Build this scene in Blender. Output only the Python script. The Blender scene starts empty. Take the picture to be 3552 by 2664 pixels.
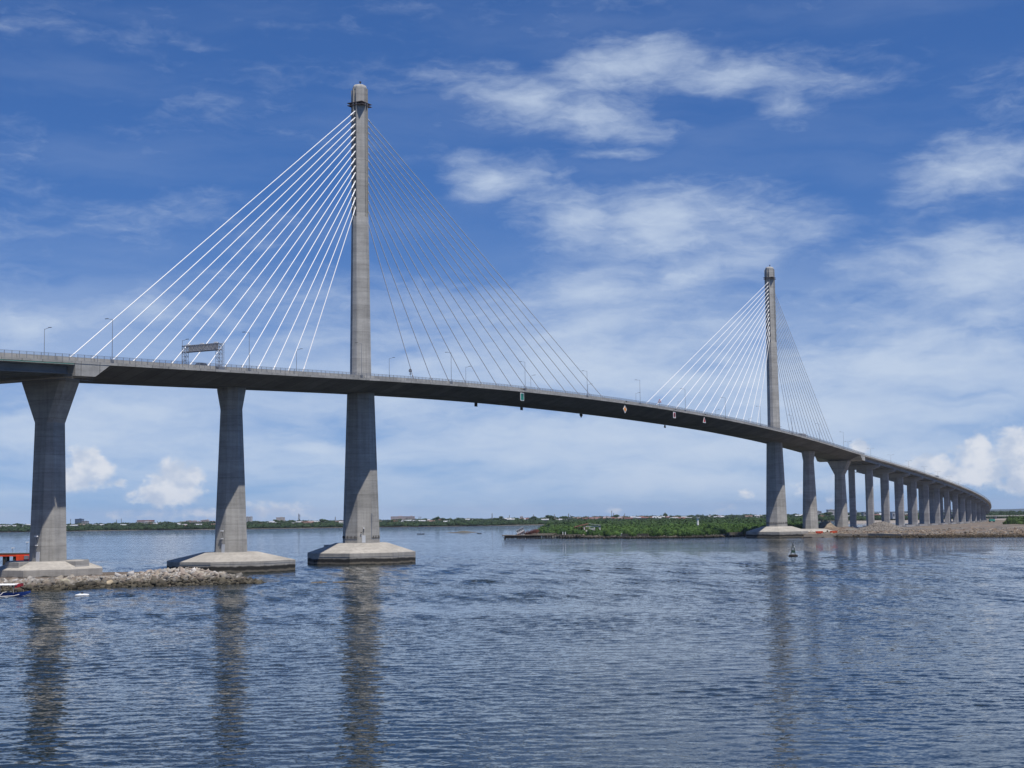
import bpy, bmesh, math, random
import numpy as np
from mathutils import Vector, Matrix, noise as mnoise

random.seed(7); rng = np.random.default_rng(7)
SC = bpy.context.scene
COL = SC.collection
R = math.radians

# ------------------------------------------------------------------ camera
PITCH, ROLL, CAMH = 0.08941, 0.01321, 13.5326
cam = bpy.data.cameras.new("camera"); cam.sensor_width = 36; cam.lens = 5078.3/3552*36
cam.clip_start = 1; cam.clip_end = 60000
cob = bpy.data.objects.new("camera", cam); COL.objects.link(cob); SC.camera = cob
fw = Vector((0, math.cos(PITCH), math.sin(PITCH))); u0 = Vector((0, -math.sin(PITCH), math.cos(PITCH))); r0 = Vector((1, 0, 0))
rt = math.cos(ROLL)*r0 - math.sin(ROLL)*u0; up = math.sin(ROLL)*r0 + math.cos(ROLL)*u0
m = Matrix((rt, up, -fw)).transposed().to_4x4(); m.translation = (0, 0, CAMH); cob.matrix_world = m

# ------------------------------------------------------------------ bridge alignment
HD = 0.49401; TX, TY = -45.4, 437.32
AX = (math.sin(HD), math.cos(HD)); PR = (AX[1], -AX[0])
SUN_A, SUN_P = 0.20, 0.37            # sun towards the near-left end and the near side of the bridge
sv = Vector((-AX[0]*SUN_A + PR[0]*SUN_P, -AX[1]*SUN_A + PR[1]*SUN_P, 1)).normalized()

# ------------------------------------------------------------------ light, sky, exposure
sun = bpy.data.lights.new("sun", 'SUN'); sun.energy = 5.0; sun.angle = R(0.53); sun.color = (1, .95, .875)
so = bpy.data.objects.new("sun", sun); COL.objects.link(so); so.rotation_euler = sv.to_track_quat('Z', 'Y').to_euler()
so.location = (0, 300, 400)
SC.view_settings.view_transform = 'Standard'; SC.view_settings.look = 'None'
SC.view_settings.exposure = 0; SC.view_settings.gamma = 1; SC.view_settings.use_curve_mapping = False

CIR = [(0.6, 16.29, 2.72, 0.91, -12.8, 0.8), (4.31, 17.15, 3.62, 0.91, 4.2, 0.8), (8.52, 16.79, 3.44, 0.76, -8.8, 0.65), (2.99, 15.45, 2.72, 0.82, -10.8, 0.65), (11.0, 15.53, 1.63, 0.72, -30.8, 0.45), (5.62, 18.05, 1.0, 0.36, -0.8, 0.5), (9.99, 17.73, 1.63, 0.36, -0.8, 0.25), (-0.74, 13.04, 1.81, 0.91, 9.2, 0.8), (2.36, 11.57, 2.36, 1.18, -10.8, 0.75), (6.01, 11.29, 4.17, 1.36, 4.2, 0.7), (9.8, 11.14, 3.08, 1.09, -0.8, 0.55), (3.23, 8.86, 3.08, 0.82, 7.2, 0.6), (7.23, 9.29, 3.26, 0.91, 14.2, 0.65), (4.43, 13.91, 1.63, 0.22, -0.8, 0.4), (17.49, 12.57, 2.72, 1.09, 9.2, 0.8), (15.17, 9.46, 2.36, 0.82, -10.8, 0.65), (18.33, 8.58, 3.44, 1.63, -0.8, 0.95), (18.43, 7.02, 1.99, 1.27, -0.8, 0.7), (-18.41, 7.33, 3.08, 0.91, -0.8, 0.7), (-13.87, 7.96, 3.26, 0.54, -0.8, 0.4), (-15.28, 11.66, 2.9, 0.54, -5.8, 0.2), (-18.11, 9.05, 2.17, 0.36, -10.8, 0.2), (-8.42, 8.57, 5.44, 0.72, -15.8, 0.3), (2.64, 6.16, 8.7, 1.99, -0.8, 0.85), (15.03, 5.62, 6.89, 1.63, -0.8, 0.85), (10.65, 4.0, 9.06, 1.09, -0.8, 0.8), (1.68, 3.28, 6.52, 1.09, -0.8, 0.8), (-4.11, 4.25, 4.53, 1.09, -0.8, 0.6), (-13.83, 4.09, 4.35, 0.72, -8.8, 0.8), (-17.37, 3.9, 3.08, 0.91, -0.8, 0.7), (-8.77, 3.92, 4.53, 0.72, -0.8, 0.55), (-7.71, 2.66, 1.54, 0.33, 2.2, 0.95), (-12.62, 2.51, 9.06, 0.91, -0.8, 0.35), (7.04, 1.39, 12.68, 0.91, -0.8, 0.55), (-9.14, 19.03, 9.06, 0.72, -0.8, 0.04), (-17.92, 18.65, 3.62, 0.36, -5.8, 0.06),
       (-40, 8, 16, 4, 5, .7), (42, 10, 16, 4, -5, .7), (-60, 22, 20, 4, 10, .5), (60, 25, 20, 5, 0, .5), (0, 30, 16, 4, 10, .7), (-22, 27, 12, 3, 0, .6), (22, 38, 18, 5, 0, .7), (-10, 45, 20, 6, 0, .7),  # high entries: unseen overhead cirrus, added to pale the sky mirrored in water
       (8, 5.2, 14, 1.8, 0, .75), (-14, 3.0, 8, 1.3, 0, .65), (10, 2.2, 13, 1.0, 0, .6)]
CUM = [(-16.21, 1.96, 0.83, 0.65, -0.8, 1), (-16.59, 1.56, 1.09, 0.4, -0.8, 0.8), (-12.87, 1.36, 0.91, 0.76, -0.8, 1), (-13.29, 1.01, 1.36, 0.47, -0.8, 0.8), (-15.08, 1.38, 0.47, 0.18, -0.8, 0.6), (-12.26, 0.18, 1.09, 0.25, -0.8, 0.6), (-9.12, 0.35, 1.63, 0.4, -0.8, 0.35), (-14.31, 0.24, 1.45, 0.25, -0.8, 0.35), (17.67, 2.14, 0.47, 0.58, -0.8, 1), (17.79, 1.54, 1.12, 0.76, -0.8, 0.9), (18.95, 1.94, 0.82, 0.91, -0.8, 0.9), (13.32, 2.41, 0.31, 0.33, -0.8, 0.9), (15.81, 1.65, 0.91, 0.4, -0.8, 0.95), (16.96, 1.3, 1.36, 0.47, -0.8, 0.9), (18.99, 1.0, 1.27, 0.54, -0.8, 0.6), (8.97, 0.7, 0.29, 0.14, -0.8, 0.35), (12.12, 0.95, 1.09, 0.54, -0.8, 0.35), (8.07, 0.13, 0.72, 0.25, 19.2, 0.35), (3.97, 0.09, 0.4, 0.14, -0.8, 0.35),
       (-30, 2, 3, 1, 0, .8), (34, 2.2, 4, 1.2, 0, .8)]
SKYS = 0.10
w = bpy.data.worlds.new("World"); SC.world = w; w.use_nodes = True
nt = w.node_tree; nt.nodes.clear()
def N(t, **k):
    n = nt.nodes.new(t)
    for a, b in k.items(): setattr(n, a, b)
    return n
def L(a, b): nt.links.new(a, b)
def MT(op, a, b=None, c=None, clamp=False):
    n = N('ShaderNodeMath', operation=op); n.use_clamp = clamp
    for i, v in enumerate((a, b, c)):
        if v is None: continue
        if isinstance(v, (int, float)): n.inputs[i].default_value = v
        else: L(v, n.inputs[i])
    return n.outputs[0]
tc = N('ShaderNodeTexCoord'); sx = N('ShaderNodeSeparateXYZ'); L(tc.outputs['Generated'], sx.inputs[0])
zc = MT('MULTIPLY_ADD', MT('MAXIMUM', sx.outputs[2], 0.0), .93, 0.07)
cx = N('ShaderNodeCombineXYZ'); L(sx.outputs[0], cx.inputs[0]); L(sx.outputs[1], cx.inputs[1]); L(zc, cx.inputs[2])
sky = N('ShaderNodeTexSky', sky_type='NISHITA'); sky.sun_disc = False
sky.sun_elevation = math.asin(sv.z); sky.sun_rotation = math.atan2(sv.x, sv.y)
sky.altitude = 0; sky.air_density = 1.0; sky.dust_density = 0.3; sky.ozone_density = 5.0
L(cx.outputs[0], sky.inputs[0])
az = MT('MULTIPLY', MT('ARCTAN2', sx.outputs[0], sx.outputs[1]), 57.2958)
el = MT('MULTIPLY', MT('ARCSINE', sx.outputs[2]), 57.2958)
ae = N('ShaderNodeCombineXYZ'); L(az, ae.inputs[0]); L(el, ae.inputs[1])
def fbm(vec, sx_, sy_, detail, rough, dist=0, off=0, lac=2.0):
    mp = N('ShaderNodeMapping'); mp.inputs['Scale'].default_value = (sx_, sy_, 1); mp.inputs['Location'].default_value = (off, off*.7, off*.3)
    L(vec, mp.inputs[0]); n = N('ShaderNodeTexNoise'); n.inputs['Scale'].default_value = 1; n.inputs['Detail'].default_value = detail
    n.inputs['Roughness'].default_value = rough; n.inputs['Distortion'].default_value = dist; n.inputs['Lacunarity'].default_value = lac
    L(mp.outputs[0], n.inputs['Vector']); return n
def warp(vec, s, amt):
    n = fbm(vec, s, s*1.6, 3, .55, 0, 3.3)
    a = N('ShaderNodeVectorMath', operation='SUBTRACT'); L(n.outputs['Color'], a.inputs[0]); a.inputs[1].default_value = (.5, .5, .5)
    b = N('ShaderNodeVectorMath', operation='MULTIPLY_ADD'); L(a.outputs[0], b.inputs[0]); b.inputs[1].default_value = amt; L(vec, b.inputs[2])
    return b.outputs[0]
def masks(lst, vec):
    tot = None
    for (a, e, rx, ry, rot, s) in lst:
        mp = N('ShaderNodeMapping', vector_type='TEXTURE'); mp.inputs['Location'].default_value = (a, e, 0)
        mp.inputs['Rotation'].default_value = (0, 0, R(rot)); mp.inputs['Scale'].default_value = (rx*1.6, ry*1.6, 1)
        L(vec, mp.inputs[0]); ln = N('ShaderNodeVectorMath', operation='LENGTH'); L(mp.outputs[0], ln.inputs[0])
        v = MT('MULTIPLY_ADD', ln.outputs['Value'], -s, s)
        tot = v if tot is None else MT('SMOOTH_MAX', tot, v, 0.12)
    return tot
def sstep(v, lo, hi, a, b):
    n = N('ShaderNodeMapRange', interpolation_type='SMOOTHSTEP'); L(v, n.inputs[0])
    for i, q in enumerate((lo, hi, a, b)): n.inputs[i+1].default_value = q
    return n.outputs[0]
wc = warp(ae.outputs[0], .30, (2.6, 1.3, 0))
mc = masks(CIR, wc)
n1 = fbm(wc, .22, .60, 9, .57, .35, 11.0)
cd = MT('ADD', mc, MT('MULTIPLY_ADD', n1.outputs[0], 1.15, -.64))
nf = fbm(warp(ae.outputs[0], .8, (1.2, .7, 0)), .55, 2.0, 8, .62, .4, 21.0)     # fine filaments inside the cloud
cd = MT('ADD', cd, MT('MULTIPLY_ADD', nf.outputs[0], .75, -.375))
cd = sstep(cd, -.16, .98, 0, .84)
n1b = fbm(wc, .10, .55, 6, .55, .2, 41.0)
veil = sstep(n1b.outputs[0], .40, .80, 0, .09)           # faint streaky veil everywhere
cd = MT('MAXIMUM', cd, veil)
cd = MT('ADD', cd, MT('MULTIPLY', sstep(el, .0, 14., .20, 0), MT('SUBTRACT', 1, cd)))   # thin high haze, thickest low down
n1c = fbm(wc, .09, .5, 7, .55, .3, 63.0)
lowc = MT('MULTIPLY', sstep(n1c.outputs[0], .34, .64, .02, .95), MT('MULTIPLY', sstep(el, 1.5, 12.0, .74, 0), sstep(el, -1, 2.5, .50, 1)))
cd = MT('ADD', cd, MT('MULTIPLY', lowc, MT('SUBTRACT', 1, cd)))
wk = warp(ae.outputs[0], 1.6, (.55, .45, 0))
mk = masks(CUM, wk)
n2 = fbm(ae.outputs[0], 1.3, 1.7, 8, .58, .2, 5.0)
kd = MT('ADD', mk, MT('MULTIPLY_ADD', n2.outputs[0], 1.25, -.66))
kd = sstep(kd, .12, .50, 0, .78)
kshade = fbm(ae.outputs[0], 1.1, 1.6, 4, .5, 0, 9.0)
kc = N('ShaderNodeMix', data_type='RGBA'); L(sstep(kshade.outputs[0], .35, .65, 0, 1), kc.inputs['Factor'])
kc.inputs['A'].default_value = (5.2, 5.9, 7.2, 1); kc.inputs['B'].default_value = (8.2, 8.3, 8.6, 1)
tint = N('ShaderNodeMix', data_type='RGBA', blend_type='MULTIPLY'); tint.inputs['Factor'].default_value = 1
L(sky.outputs[0], tint.inputs['A']); tint.inputs['B'].default_value = (.39, .64, 1.0, 1)
m1 = N('ShaderNodeMix', data_type='RGBA'); L(cd, m1.inputs['Factor']); L(tint.outputs['Result'], m1.inputs['A']); m1.inputs['B'].default_value = (5.7, 6.7, 8.2, 1)
m2 = N('ShaderNodeMix', data_type='RGBA'); L(kd, m2.inputs['Factor']); L(m1.outputs['Result'], m2.inputs['A']); L(kc.outputs['Result'], m2.inputs['B'])
bg = N('ShaderNodeBackground'); bg.inputs['Strength'].default_value = SKYS; L(m2.outputs['Result'], bg.inputs[0])
wo = N('ShaderNodeOutputWorld'); L(bg.outputs[0], wo.inputs[0])

# ------------------------------------------------------------------ materials
def mat(name, col, rough=.8, metal=0.0, var=0.0, scale=.5, detail=6, spec=.4, attr=None, bump=0, bscale=3):
    m = bpy.data.materials.new(name); m.use_nodes = True; t = m.node_tree; b = t.nodes['Principled BSDF']
    b.inputs['Roughness'].default_value = rough; b.inputs['Metallic'].default_value = metal; b.inputs['Specular IOR Level'].default_value = spec
    c = tuple(col)+(1,)
    if attr:
        a = t.nodes.new('ShaderNodeAttribute'); a.attribute_name = attr
        t.links.new(a.outputs['Color'], b.inputs['Base Color']); src = a.outputs['Color']
    else:
        src = None
    if var > 0:
        tc = t.nodes.new('ShaderNodeTexCoord'); n = t.nodes.new('ShaderNodeTexNoise'); n.inputs['Scale'].default_value = scale; n.inputs['Detail'].default_value = detail
        n.inputs['Roughness'].default_value = .6
        t.links.new(tc.outputs['Object'], n.inputs['Vector'])
        mr = t.nodes.new('ShaderNodeMapRange'); mr.inputs[1].default_value = .3; mr.inputs[2].default_value = .7; mr.inputs[3].default_value = 1-var; mr.inputs[4].default_value = 1+var*.5
        t.links.new(n.outputs[0], mr.inputs[0])
        mx = t.nodes.new('ShaderNodeMix'); mx.data_type = 'RGBA'; mx.blend_type = 'MULTIPLY'; mx.inputs['Factor'].default_value = 1
        if src: t.links.new(src, mx.inputs['A'])
        else: mx.inputs['A'].default_value = c
        cb = t.nodes.new('ShaderNodeCombineColor')
        for i in range(3): t.links.new(mr.outputs[0], cb.inputs[i])
        t.links.new(cb.outputs[0], mx.inputs['B']); t.links.new(mx.outputs['Result'], b.inputs['Base Color'])
        if bump:
            bp = t.nodes.new('ShaderNodeBump'); bp.inputs['Distance'].default_value = bump
            n2 = t.nodes.new('ShaderNodeTexNoise'); n2.inputs['Scale'].default_value = bscale; n2.inputs['Detail'].default_value = 6
            t.links.new(tc.outputs['Object'], n2.inputs['Vector']); t.links.new(n2.outputs[0], bp.inputs['Height']); t.links.new(bp.outputs[0], b.inputs['Normal'])
    elif not attr:
        b.inputs['Base Color'].default_value = c
    return m

def concrete(name, col, lift=4.0, tide=False, streak=.30, seg=0, dark=(.03, .028, .024)):
    """cast concrete: pour lifts every `lift` metres, blotches, vertical streaks, and a tide band near the water"""
    m = bpy.data.materials.new(name); m.use_nodes = True; t = m.node_tree; b = t.nodes['Principled BSDF']
    b.inputs['Roughness'].default_value = .88; b.inputs['Specular IOR Level'].default_value = .25
    geo = t.nodes.new('ShaderNodeNewGeometry'); sp = t.nodes.new('ShaderNodeSeparateXYZ'); t.links.new(geo.outputs['Position'], sp.inputs[0])
    def math_(op, a, b_=None, c_=None):
        n = t.nodes.new('ShaderNodeMath'); n.operation = op
        for i, v in enumerate((a, b_, c_)):
            if v is None: continue
            if isinstance(v, (int, float)): n.inputs[i].default_value = v
            else: t.links.new(v, n.inputs[i])
        return n.outputs[0]
    def noise(sc, detail=5, rough=.6, off=0):
        mp = t.nodes.new('ShaderNodeMapping'); mp.inputs['Scale'].default_value = sc; mp.inputs['Location'].default_value = (off, off, off)
        t.links.new(geo.outputs['Position'], mp.inputs[0]); n = t.nodes.new('ShaderNodeTexNoise'); n.inputs['Scale'].default_value = 1
        n.inputs['Detail'].default_value = detail; n.inputs['Roughness'].default_value = rough; t.links.new(mp.outputs[0], n.inputs['Vector']); return n.outputs[0]
    def rng_(v, a, b2, c, d):
        n = t.nodes.new('ShaderNodeMapRange'); t.links.new(v, n.inputs[0])
        for i, q in enumerate((a, b2, c, d)): n.inputs[i+1].default_value = q
        return n.outputs[0]
    z = sp.outputs[2]
    fl = math_('FLOOR', math_('DIVIDE', z, lift))
    wn = t.nodes.new('ShaderNodeTexWhiteNoise'); wn.noise_dimensions = '1D'; t.links.new(fl, wn.inputs['W'])
    lv = rng_(wn.outputs['Value'], 0, 1, .88, 1.07)                       # every lift a little different
    fr = math_('FRACT', math_('DIVIDE', z, lift)); seam = rng_(math_('ABSOLUTE', math_('SUBTRACT', fr, .5)), .484, .496, 1, .70)
    fr2 = math_('FRACT', math_('DIVIDE', z, lift/3)); seam2 = rng_(math_('ABSOLUTE', math_('SUBTRACT', fr2, .5)), .47, .49, 1, .93)
    blot = rng_(noise((.16, .16, .35), 6, .62), .3, .7, .80, 1.13)
    fine = rng_(noise((1.3, 1.3, 5.5), 4, .6, 7), .3, .7, .93, 1.06)
    hor = rng_(noise((.12, .12, 1.6), 3, .5, 17), .35, .75, 1.05, .86)
    strk = rng_(noise((1.1, 1.1, .05), 5, .65, 3), .45, .8, 1.0, 1-streak)
    tot = math_('MULTIPLY', math_('MULTIPLY', math_('MULTIPLY', lv, seam), math_('MULTIPLY', seam2, blot)), math_('MULTIPLY', math_('MULTIPLY', fine, strk), hor))
    if seg:      # cast segments along the bridge, each a little different, with a joint between
        ua = math_('DIVIDE', math_('ADD', math_('MULTIPLY', sp.outputs[0], AX[0]), math_('MULTIPLY', sp.outputs[1], AX[1])), seg)
        w2 = t.nodes.new('ShaderNodeTexWhiteNoise'); w2.noise_dimensions = '1D'; t.links.new(math_('FLOOR', ua), w2.inputs['W'])
        tot = math_('MULTIPLY', tot, rng_(w2.outputs['Value'], 0, 1, .84, 1.14)); tot = math_('MULTIPLY', tot, rng_(math_('ABSOLUTE', math_('SUBTRACT', math_('FRACT', ua), .5)), .465, .485, 1, .62))
    mx = t.nodes.new('ShaderNodeMix'); mx.data_type = 'RGBA'; mx.blend_type = 'MULTIPLY'; mx.inputs['Factor'].default_value = 1
    mx.inputs['A'].default_value = tuple(col)+(1,)
    cb = t.nodes.new('ShaderNodeCombineColor')
    for i in range(3): t.links.new(tot, cb.inputs[i])
    t.links.new(cb.outputs[0], mx.inputs['B']); out = mx.outputs['Result']
    if tide:
        edge = math_('ADD', z, math_('MULTIPLY', math_('SUBTRACT', noise((.35, .35, .35), 6, .7, 23), .5), 1.3))
        fac = rng_(edge, 1.55, 1.85, 1, 0)
        m2 = t.nodes.new('ShaderNodeMix'); m2.data_type = 'RGBA'; t.links.new(fac, m2.inputs['Factor']); t.links.new(out, m2.inputs['A']); m2.inputs['B'].default_value = tuple(dark)+(1,)
        low = rng_(edge, .55, .85, 1, 0); m3 = t.nodes.new('ShaderNodeMix'); m3.data_type = 'RGBA'; t.links.new(low, m3.inputs['Factor']); t.links.new(m2.outputs['Result'], m3.inputs['A']); m3.inputs['B'].default_value = (.15, .13, .10, 1)
        low2 = rng_(edge, .1, .3, 1, 0); m4 = t.nodes.new('ShaderNodeMix'); m4.data_type = 'RGBA'; t.links.new(low2, m4.inputs['Factor']); t.links.new(m3.outputs['Result'], m4.inputs['A']); m4.inputs['B'].default_value = (.03, .03, .025, 1)
        out = m4.outputs['Result']
    t.links.new(out, b.inputs['Base Color'])
    bp = t.nodes.new('ShaderNodeBump'); bp.inputs['Distance'].default_value = .04; t.links.new(noise((2, 2, 4), 5), bp.inputs['Height']); t.links.new(bp.outputs[0], b.inputs['Normal'])
    return m

M = {}
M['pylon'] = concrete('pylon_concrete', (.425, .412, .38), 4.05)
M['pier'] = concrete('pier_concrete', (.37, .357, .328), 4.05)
M['cap'] = concrete('pile_cap_concrete', (.385, .36, .32), 20, True)
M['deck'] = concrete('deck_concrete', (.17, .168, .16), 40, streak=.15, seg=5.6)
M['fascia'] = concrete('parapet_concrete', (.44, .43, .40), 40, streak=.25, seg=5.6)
M['viad'] = concrete('viaduct_concrete', (.36, .35, .345), 5.5, streak=.15)
M['asphalt'] = mat('asphalt', (.06, .06, .06), .9, var=.2)
M['girder'] = mat('girder_grey', (.22, .245, .27), .7, var=.2, scale=.3)
M['cable'] = mat('stay_white', (.84, .83, .81), .45, spec=.5)
M['ring'] = mat('ring_black', (.03, .03, .035), .5)
M['steel'] = mat('galvanised_steel', (.24, .25, .27), .5, .3)
M['rail'] = mat('railing_steel', (.25, .26, .28), .5, .3)
M['dark'] = mat('dark_steel', (.06, .055, .055), .6, .2)
M['plate'] = mat('platform_steel', (.10, .075, .07), .7)
M['door'] = mat('door_grey', (.52, .54, .56), .5)
M['white'] = mat('white_paint', (.8, .8, .78), .5, var=.1, scale=1)
M['green'] = mat('mark_green', (.01, .23, .16), .5)
M['orange'] = mat('mark_orange', (.85, .30, .02), .5)
M['red'] = mat('mark_red', (.55, .03, .03), .5)
M['redsteel'] = mat('red_steel', (.75, .075, .02), .5, var=.25, scale=.8)
M['board'] = mat('board_orange', (.75, .10, .03), .5)
M['rust'] = mat('rusty_hull', (.16, .055, .035), .85, var=.6, scale=.5, bump=.1)
M['peel'] = mat('peeling_white', (.62, .60, .56), .7, var=.35, scale=.8)
M['timber'] = mat('old_timber', (.045, .038, .03), .9, var=.5, scale=.6)
M['planks'] = mat('weathered_planks', (.20, .17, .13), .9, var=.5, scale=.5)
M['blue'] = mat('boat_blue', (.02, .06, .25), .4)
M['canvasred'] = mat('red_tarp', (.35, .02, .03), .7)
M['skin'] = mat('skin_brown', (.22, .12, .08), .7)
M['buoy'] = mat('buoy_green', (.012, .045, .03), .6, var=.5, scale=1.5)
M['buoyrust'] = mat('buoy_rust', (.03, .02, .016), .8, var=.5, scale=1.5)
M['glass'] = mat('window_dark', (.05, .06, .08), .2, spec=.6)
M['wallbeige'] = mat('wall_beige', (.50, .45, .42), .8, var=.1, scale=.05)
M['wallgrey'] = mat('wall_grey', (.33, .33, .34), .8, var=.15, scale=.05)
M['wallwhite'] = mat('wall_white', (.50, .49, .48), .8, var=.1, scale=.05)
M['wallblue'] = mat('wall_blue', (.10, .17, .28), .4, var=.1, scale=.05)
M['wallpink'] = mat('wall_pink', (.50, .42, .41), .8, var=.1, scale=.05)
M['roofred'] = mat('roof_red', (.17, .075, .065), .8, var=.3, scale=.1)
M['roofwhite'] = mat('roof_white', (.42, .43, .44), .5, var=.15, scale=.1)
M['roofrust'] = mat('roof_rust', (.20, .13, .11), .8, var=.3, scale=.1)
M['roofgrey'] = mat('roof_grey', (.36, .37, .40), .7, var=.3, scale=.1)
M['teal'] = mat('teal_paint', (.05, .25, .2), .5)
M['bark'] = mat('bark', (.07, .055, .04), .9)
M['leaf'] = mat('leaf', (.05, .1, .03), .85, attr='tint', var=.25, scale=.15, spec=.15)
M['leafhull'] = mat('leaf_mass', (.028, .055, .018), .95, var=.5, scale=.35, spec=.1)
M['rock'] = mat('rock', (.4, .38, .35), .9, attr='tint', var=.25, scale=1.2, spec=.2)
M['gravel'] = mat('gravel', (.30, .27, .24), .95, var=.45, scale=.8, spec=.1, bump=.25, bscale=1.2)
M['soil'] = mat('soil', (.165, .135, .11), .95, var=.55, scale=.12, spec=.1, bump=.3, bscale=.8)
M['made_ground'] = mat('made_ground', (.17, .14, .115), .95, var=.45, scale=.5, spec=.1, bump=.35, bscale=.9)
_t = M['made_ground'].node_tree; _tc = _t.nodes.new('ShaderNodeTexCoord'); _n = _t.nodes.new('ShaderNodeTexNoise'); _n.inputs['Scale'].default_value = .045; _n.inputs['Detail'].default_value = 7; _n.inputs['Roughness'].default_value = .65
_t.links.new(_tc.outputs['Object'], _n.inputs['Vector']); _cr = _t.nodes.new('ShaderNodeValToRGB'); _t.links.new(_n.outputs[0], _cr.inputs[0]); _e = _cr.color_ramp.elements
_e[0].position = .36; _e[0].color = (.10, .085, .07, 1); _e[1].position = .66; _e[1].color = (.27, .225, .165, 1)
for _p, _c in ((.45, (.175, .165, .15, 1)), (.55, (.165, .125, .10, 1))): _q = _e.new(_p); _q.color = _c
_mx = [n for n in _t.nodes if n.type == 'MIX'][0]; _t.links.new(_cr.outputs[0], _mx.inputs['A'])
M['mud'] = mat('mud', (.12, .11, .085), .9, var=.4, scale=.05, spec=.2)
M['hill'] = mat('far_hill', (.02, .035, .04), .95, var=.3, scale=.001)
M['sand'] = mat('sand', (.42, .35, .27), .95, var=.25, scale=.3, bump=.2)

# ------------------------------------------------------------------ mesh helpers
class MB:
    def __init__(s): s.v = []; s.f = []; s.mi = []
    def add(s, vs, fs, mi=0):
        o = len(s.v); s.v.extend([tuple(x) for x in vs])
        for f in fs: s.f.append(tuple(i+o for i in f)); s.mi.append(mi)
    def box(s, c, d, ax=(1, 0), mi=0, tilt=None):
        """c centre, d full sizes along (ax, perp, z)"""
        px, py = ax; qx, qy = -py, px; vs = []
        for k in (-1, 1):
            for (i, j) in ((-1, -1), (1, -1), (1, 1), (-1, 1)):
                a, b_, z = i*d[0]/2, j*d[1]/2, k*d[2]/2
                vs.append((c[0]+px*a+qx*b_, c[1]+py*a+qy*b_, c[2]+z))
        s.add(vs, [(3, 2, 1, 0), (4, 5, 6, 7), (0, 1, 5, 4), (1, 2, 6, 5), (2, 3, 7, 6), (3, 0, 4, 7)], mi)
    def loft(s, rings, mi=0, cap=True):
        o = len(s.v); n = len(rings[0])
        for r in rings: s.v.extend([tuple(p) for p in r])
        for k in range(len(rings)-1):
            for i in range(n):
                j = (i+1) % n; s.f.append((o+k*n+i, o+k*n+j, o+(k+1)*n+j, o+(k+1)*n+i)); s.mi.append(mi)
        if cap:
            s.f.append(tuple(o+i for i in reversed(range(n)))); s.mi.append(mi)
            s.f.append(tuple(o+(len(rings)-1)*n+i for i in range(n))); s.mi.append(mi)
    def tube(s, a, b, r, n=8, mi=0, r2=None):
        a = Vector(a); b = Vector(b); d = (b-a).normalized(); h = Vector((0, 0, 1)) if abs(d.z) < .95 else Vector((1, 0, 0))
        x = d.cross(h).normalized(); y = x.cross(d).normalized(); r2 = r if r2 is None else r2   # ring runs counter-clockwise about d
        R0 = [a + (x*math.cos(-t)+y*math.sin(-t))*r for t in [2*math.pi*i/n for i in range(n)]]
        R1 = [b + (x*math.cos(-t)+y*math.sin(-t))*r2 for t in [2*math.pi*i/n for i in range(n)]]
        s.loft([R0, R1], mi)
    def build(s, name, mats, parent=None, smooth=False):
        me = bpy.data.meshes.new(name); me.from_pydata(s.v, [], s.f)
        if not isinstance(mats, (list, tuple)): mats = [mats]
        for q in mats: me.materials.append(q)
        if len(mats) > 1: me.polygons.foreach_set('material_index', s.mi)
        if smooth: me.polygons.foreach_set('use_smooth', [True]*len(me.polygons))
        bm = bmesh.new(); bm.from_mesh(me); bmesh.ops.recalc_face_normals(bm, faces=bm.faces); bm.to_mesh(me); bm.free()
        me.update(); o = bpy.data.objects.new(name, me); COL.objects.link(o)
        if parent:
            o.parent = parent; o.matrix_parent_inverse = parent.matrix_world.inverted()
        return o
def tag(o, label=None, cat=None, group=None, kind=None):
    if label: o['label'] = label
    if cat: o['category'] = cat
    if group: o['group'] = group
    if kind: o['kind'] = kind
    return o
def empty(name, loc, label, cat, group=None, rz=0):
    o = bpy.data.objects.new(name, None); COL.objects.link(o); o.location = loc; o.rotation_euler = (0, 0, rz); o.empty_display_size = 1
    o.matrix_world = Matrix.Translation(Vector(loc)) @ Matrix.Rotation(rz, 4, 'Z')
    return tag(o, label, cat, group)
def copy_tree(o, parent=None):
    c = o.copy(); COL.objects.link(c)
    if parent: c.parent = parent
    for ch in list(o.children): copy_tree(ch, c)
    return c
def quick(name, vs, fs, material, tint=None, parent=None):
    """fast mesh from numpy: vs (n,3), fs (m,k)"""
    me = bpy.data.meshes.new(name); k = fs.shape[1]
    me.vertices.add(len(vs)); me.vertices.foreach_set('co', vs.astype(np.float32).ravel())
    me.loops.add(fs.size); me.loops.foreach_set('vertex_index', fs.astype(np.int32).ravel())
    me.polygons.add(len(fs)); me.polygons.foreach_set('loop_start', np.arange(0, fs.size, k, dtype=np.int32))
    if tint is not None:
        a = me.color_attributes.new('tint', 'FLOAT_COLOR', 'POINT'); a.data.foreach_set('color', np.c_[tint, np.ones(len(tint))].astype(np.float32).ravel())
    me.update(calc_edges=True); me.validate(); me.materials.append(material)
    o = bpy.data.objects.new(name, me); COL.objects.link(o)
    if parent: o.parent = parent; o.matrix_parent_inverse = parent.matrix_world.inverted()
    return o

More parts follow.
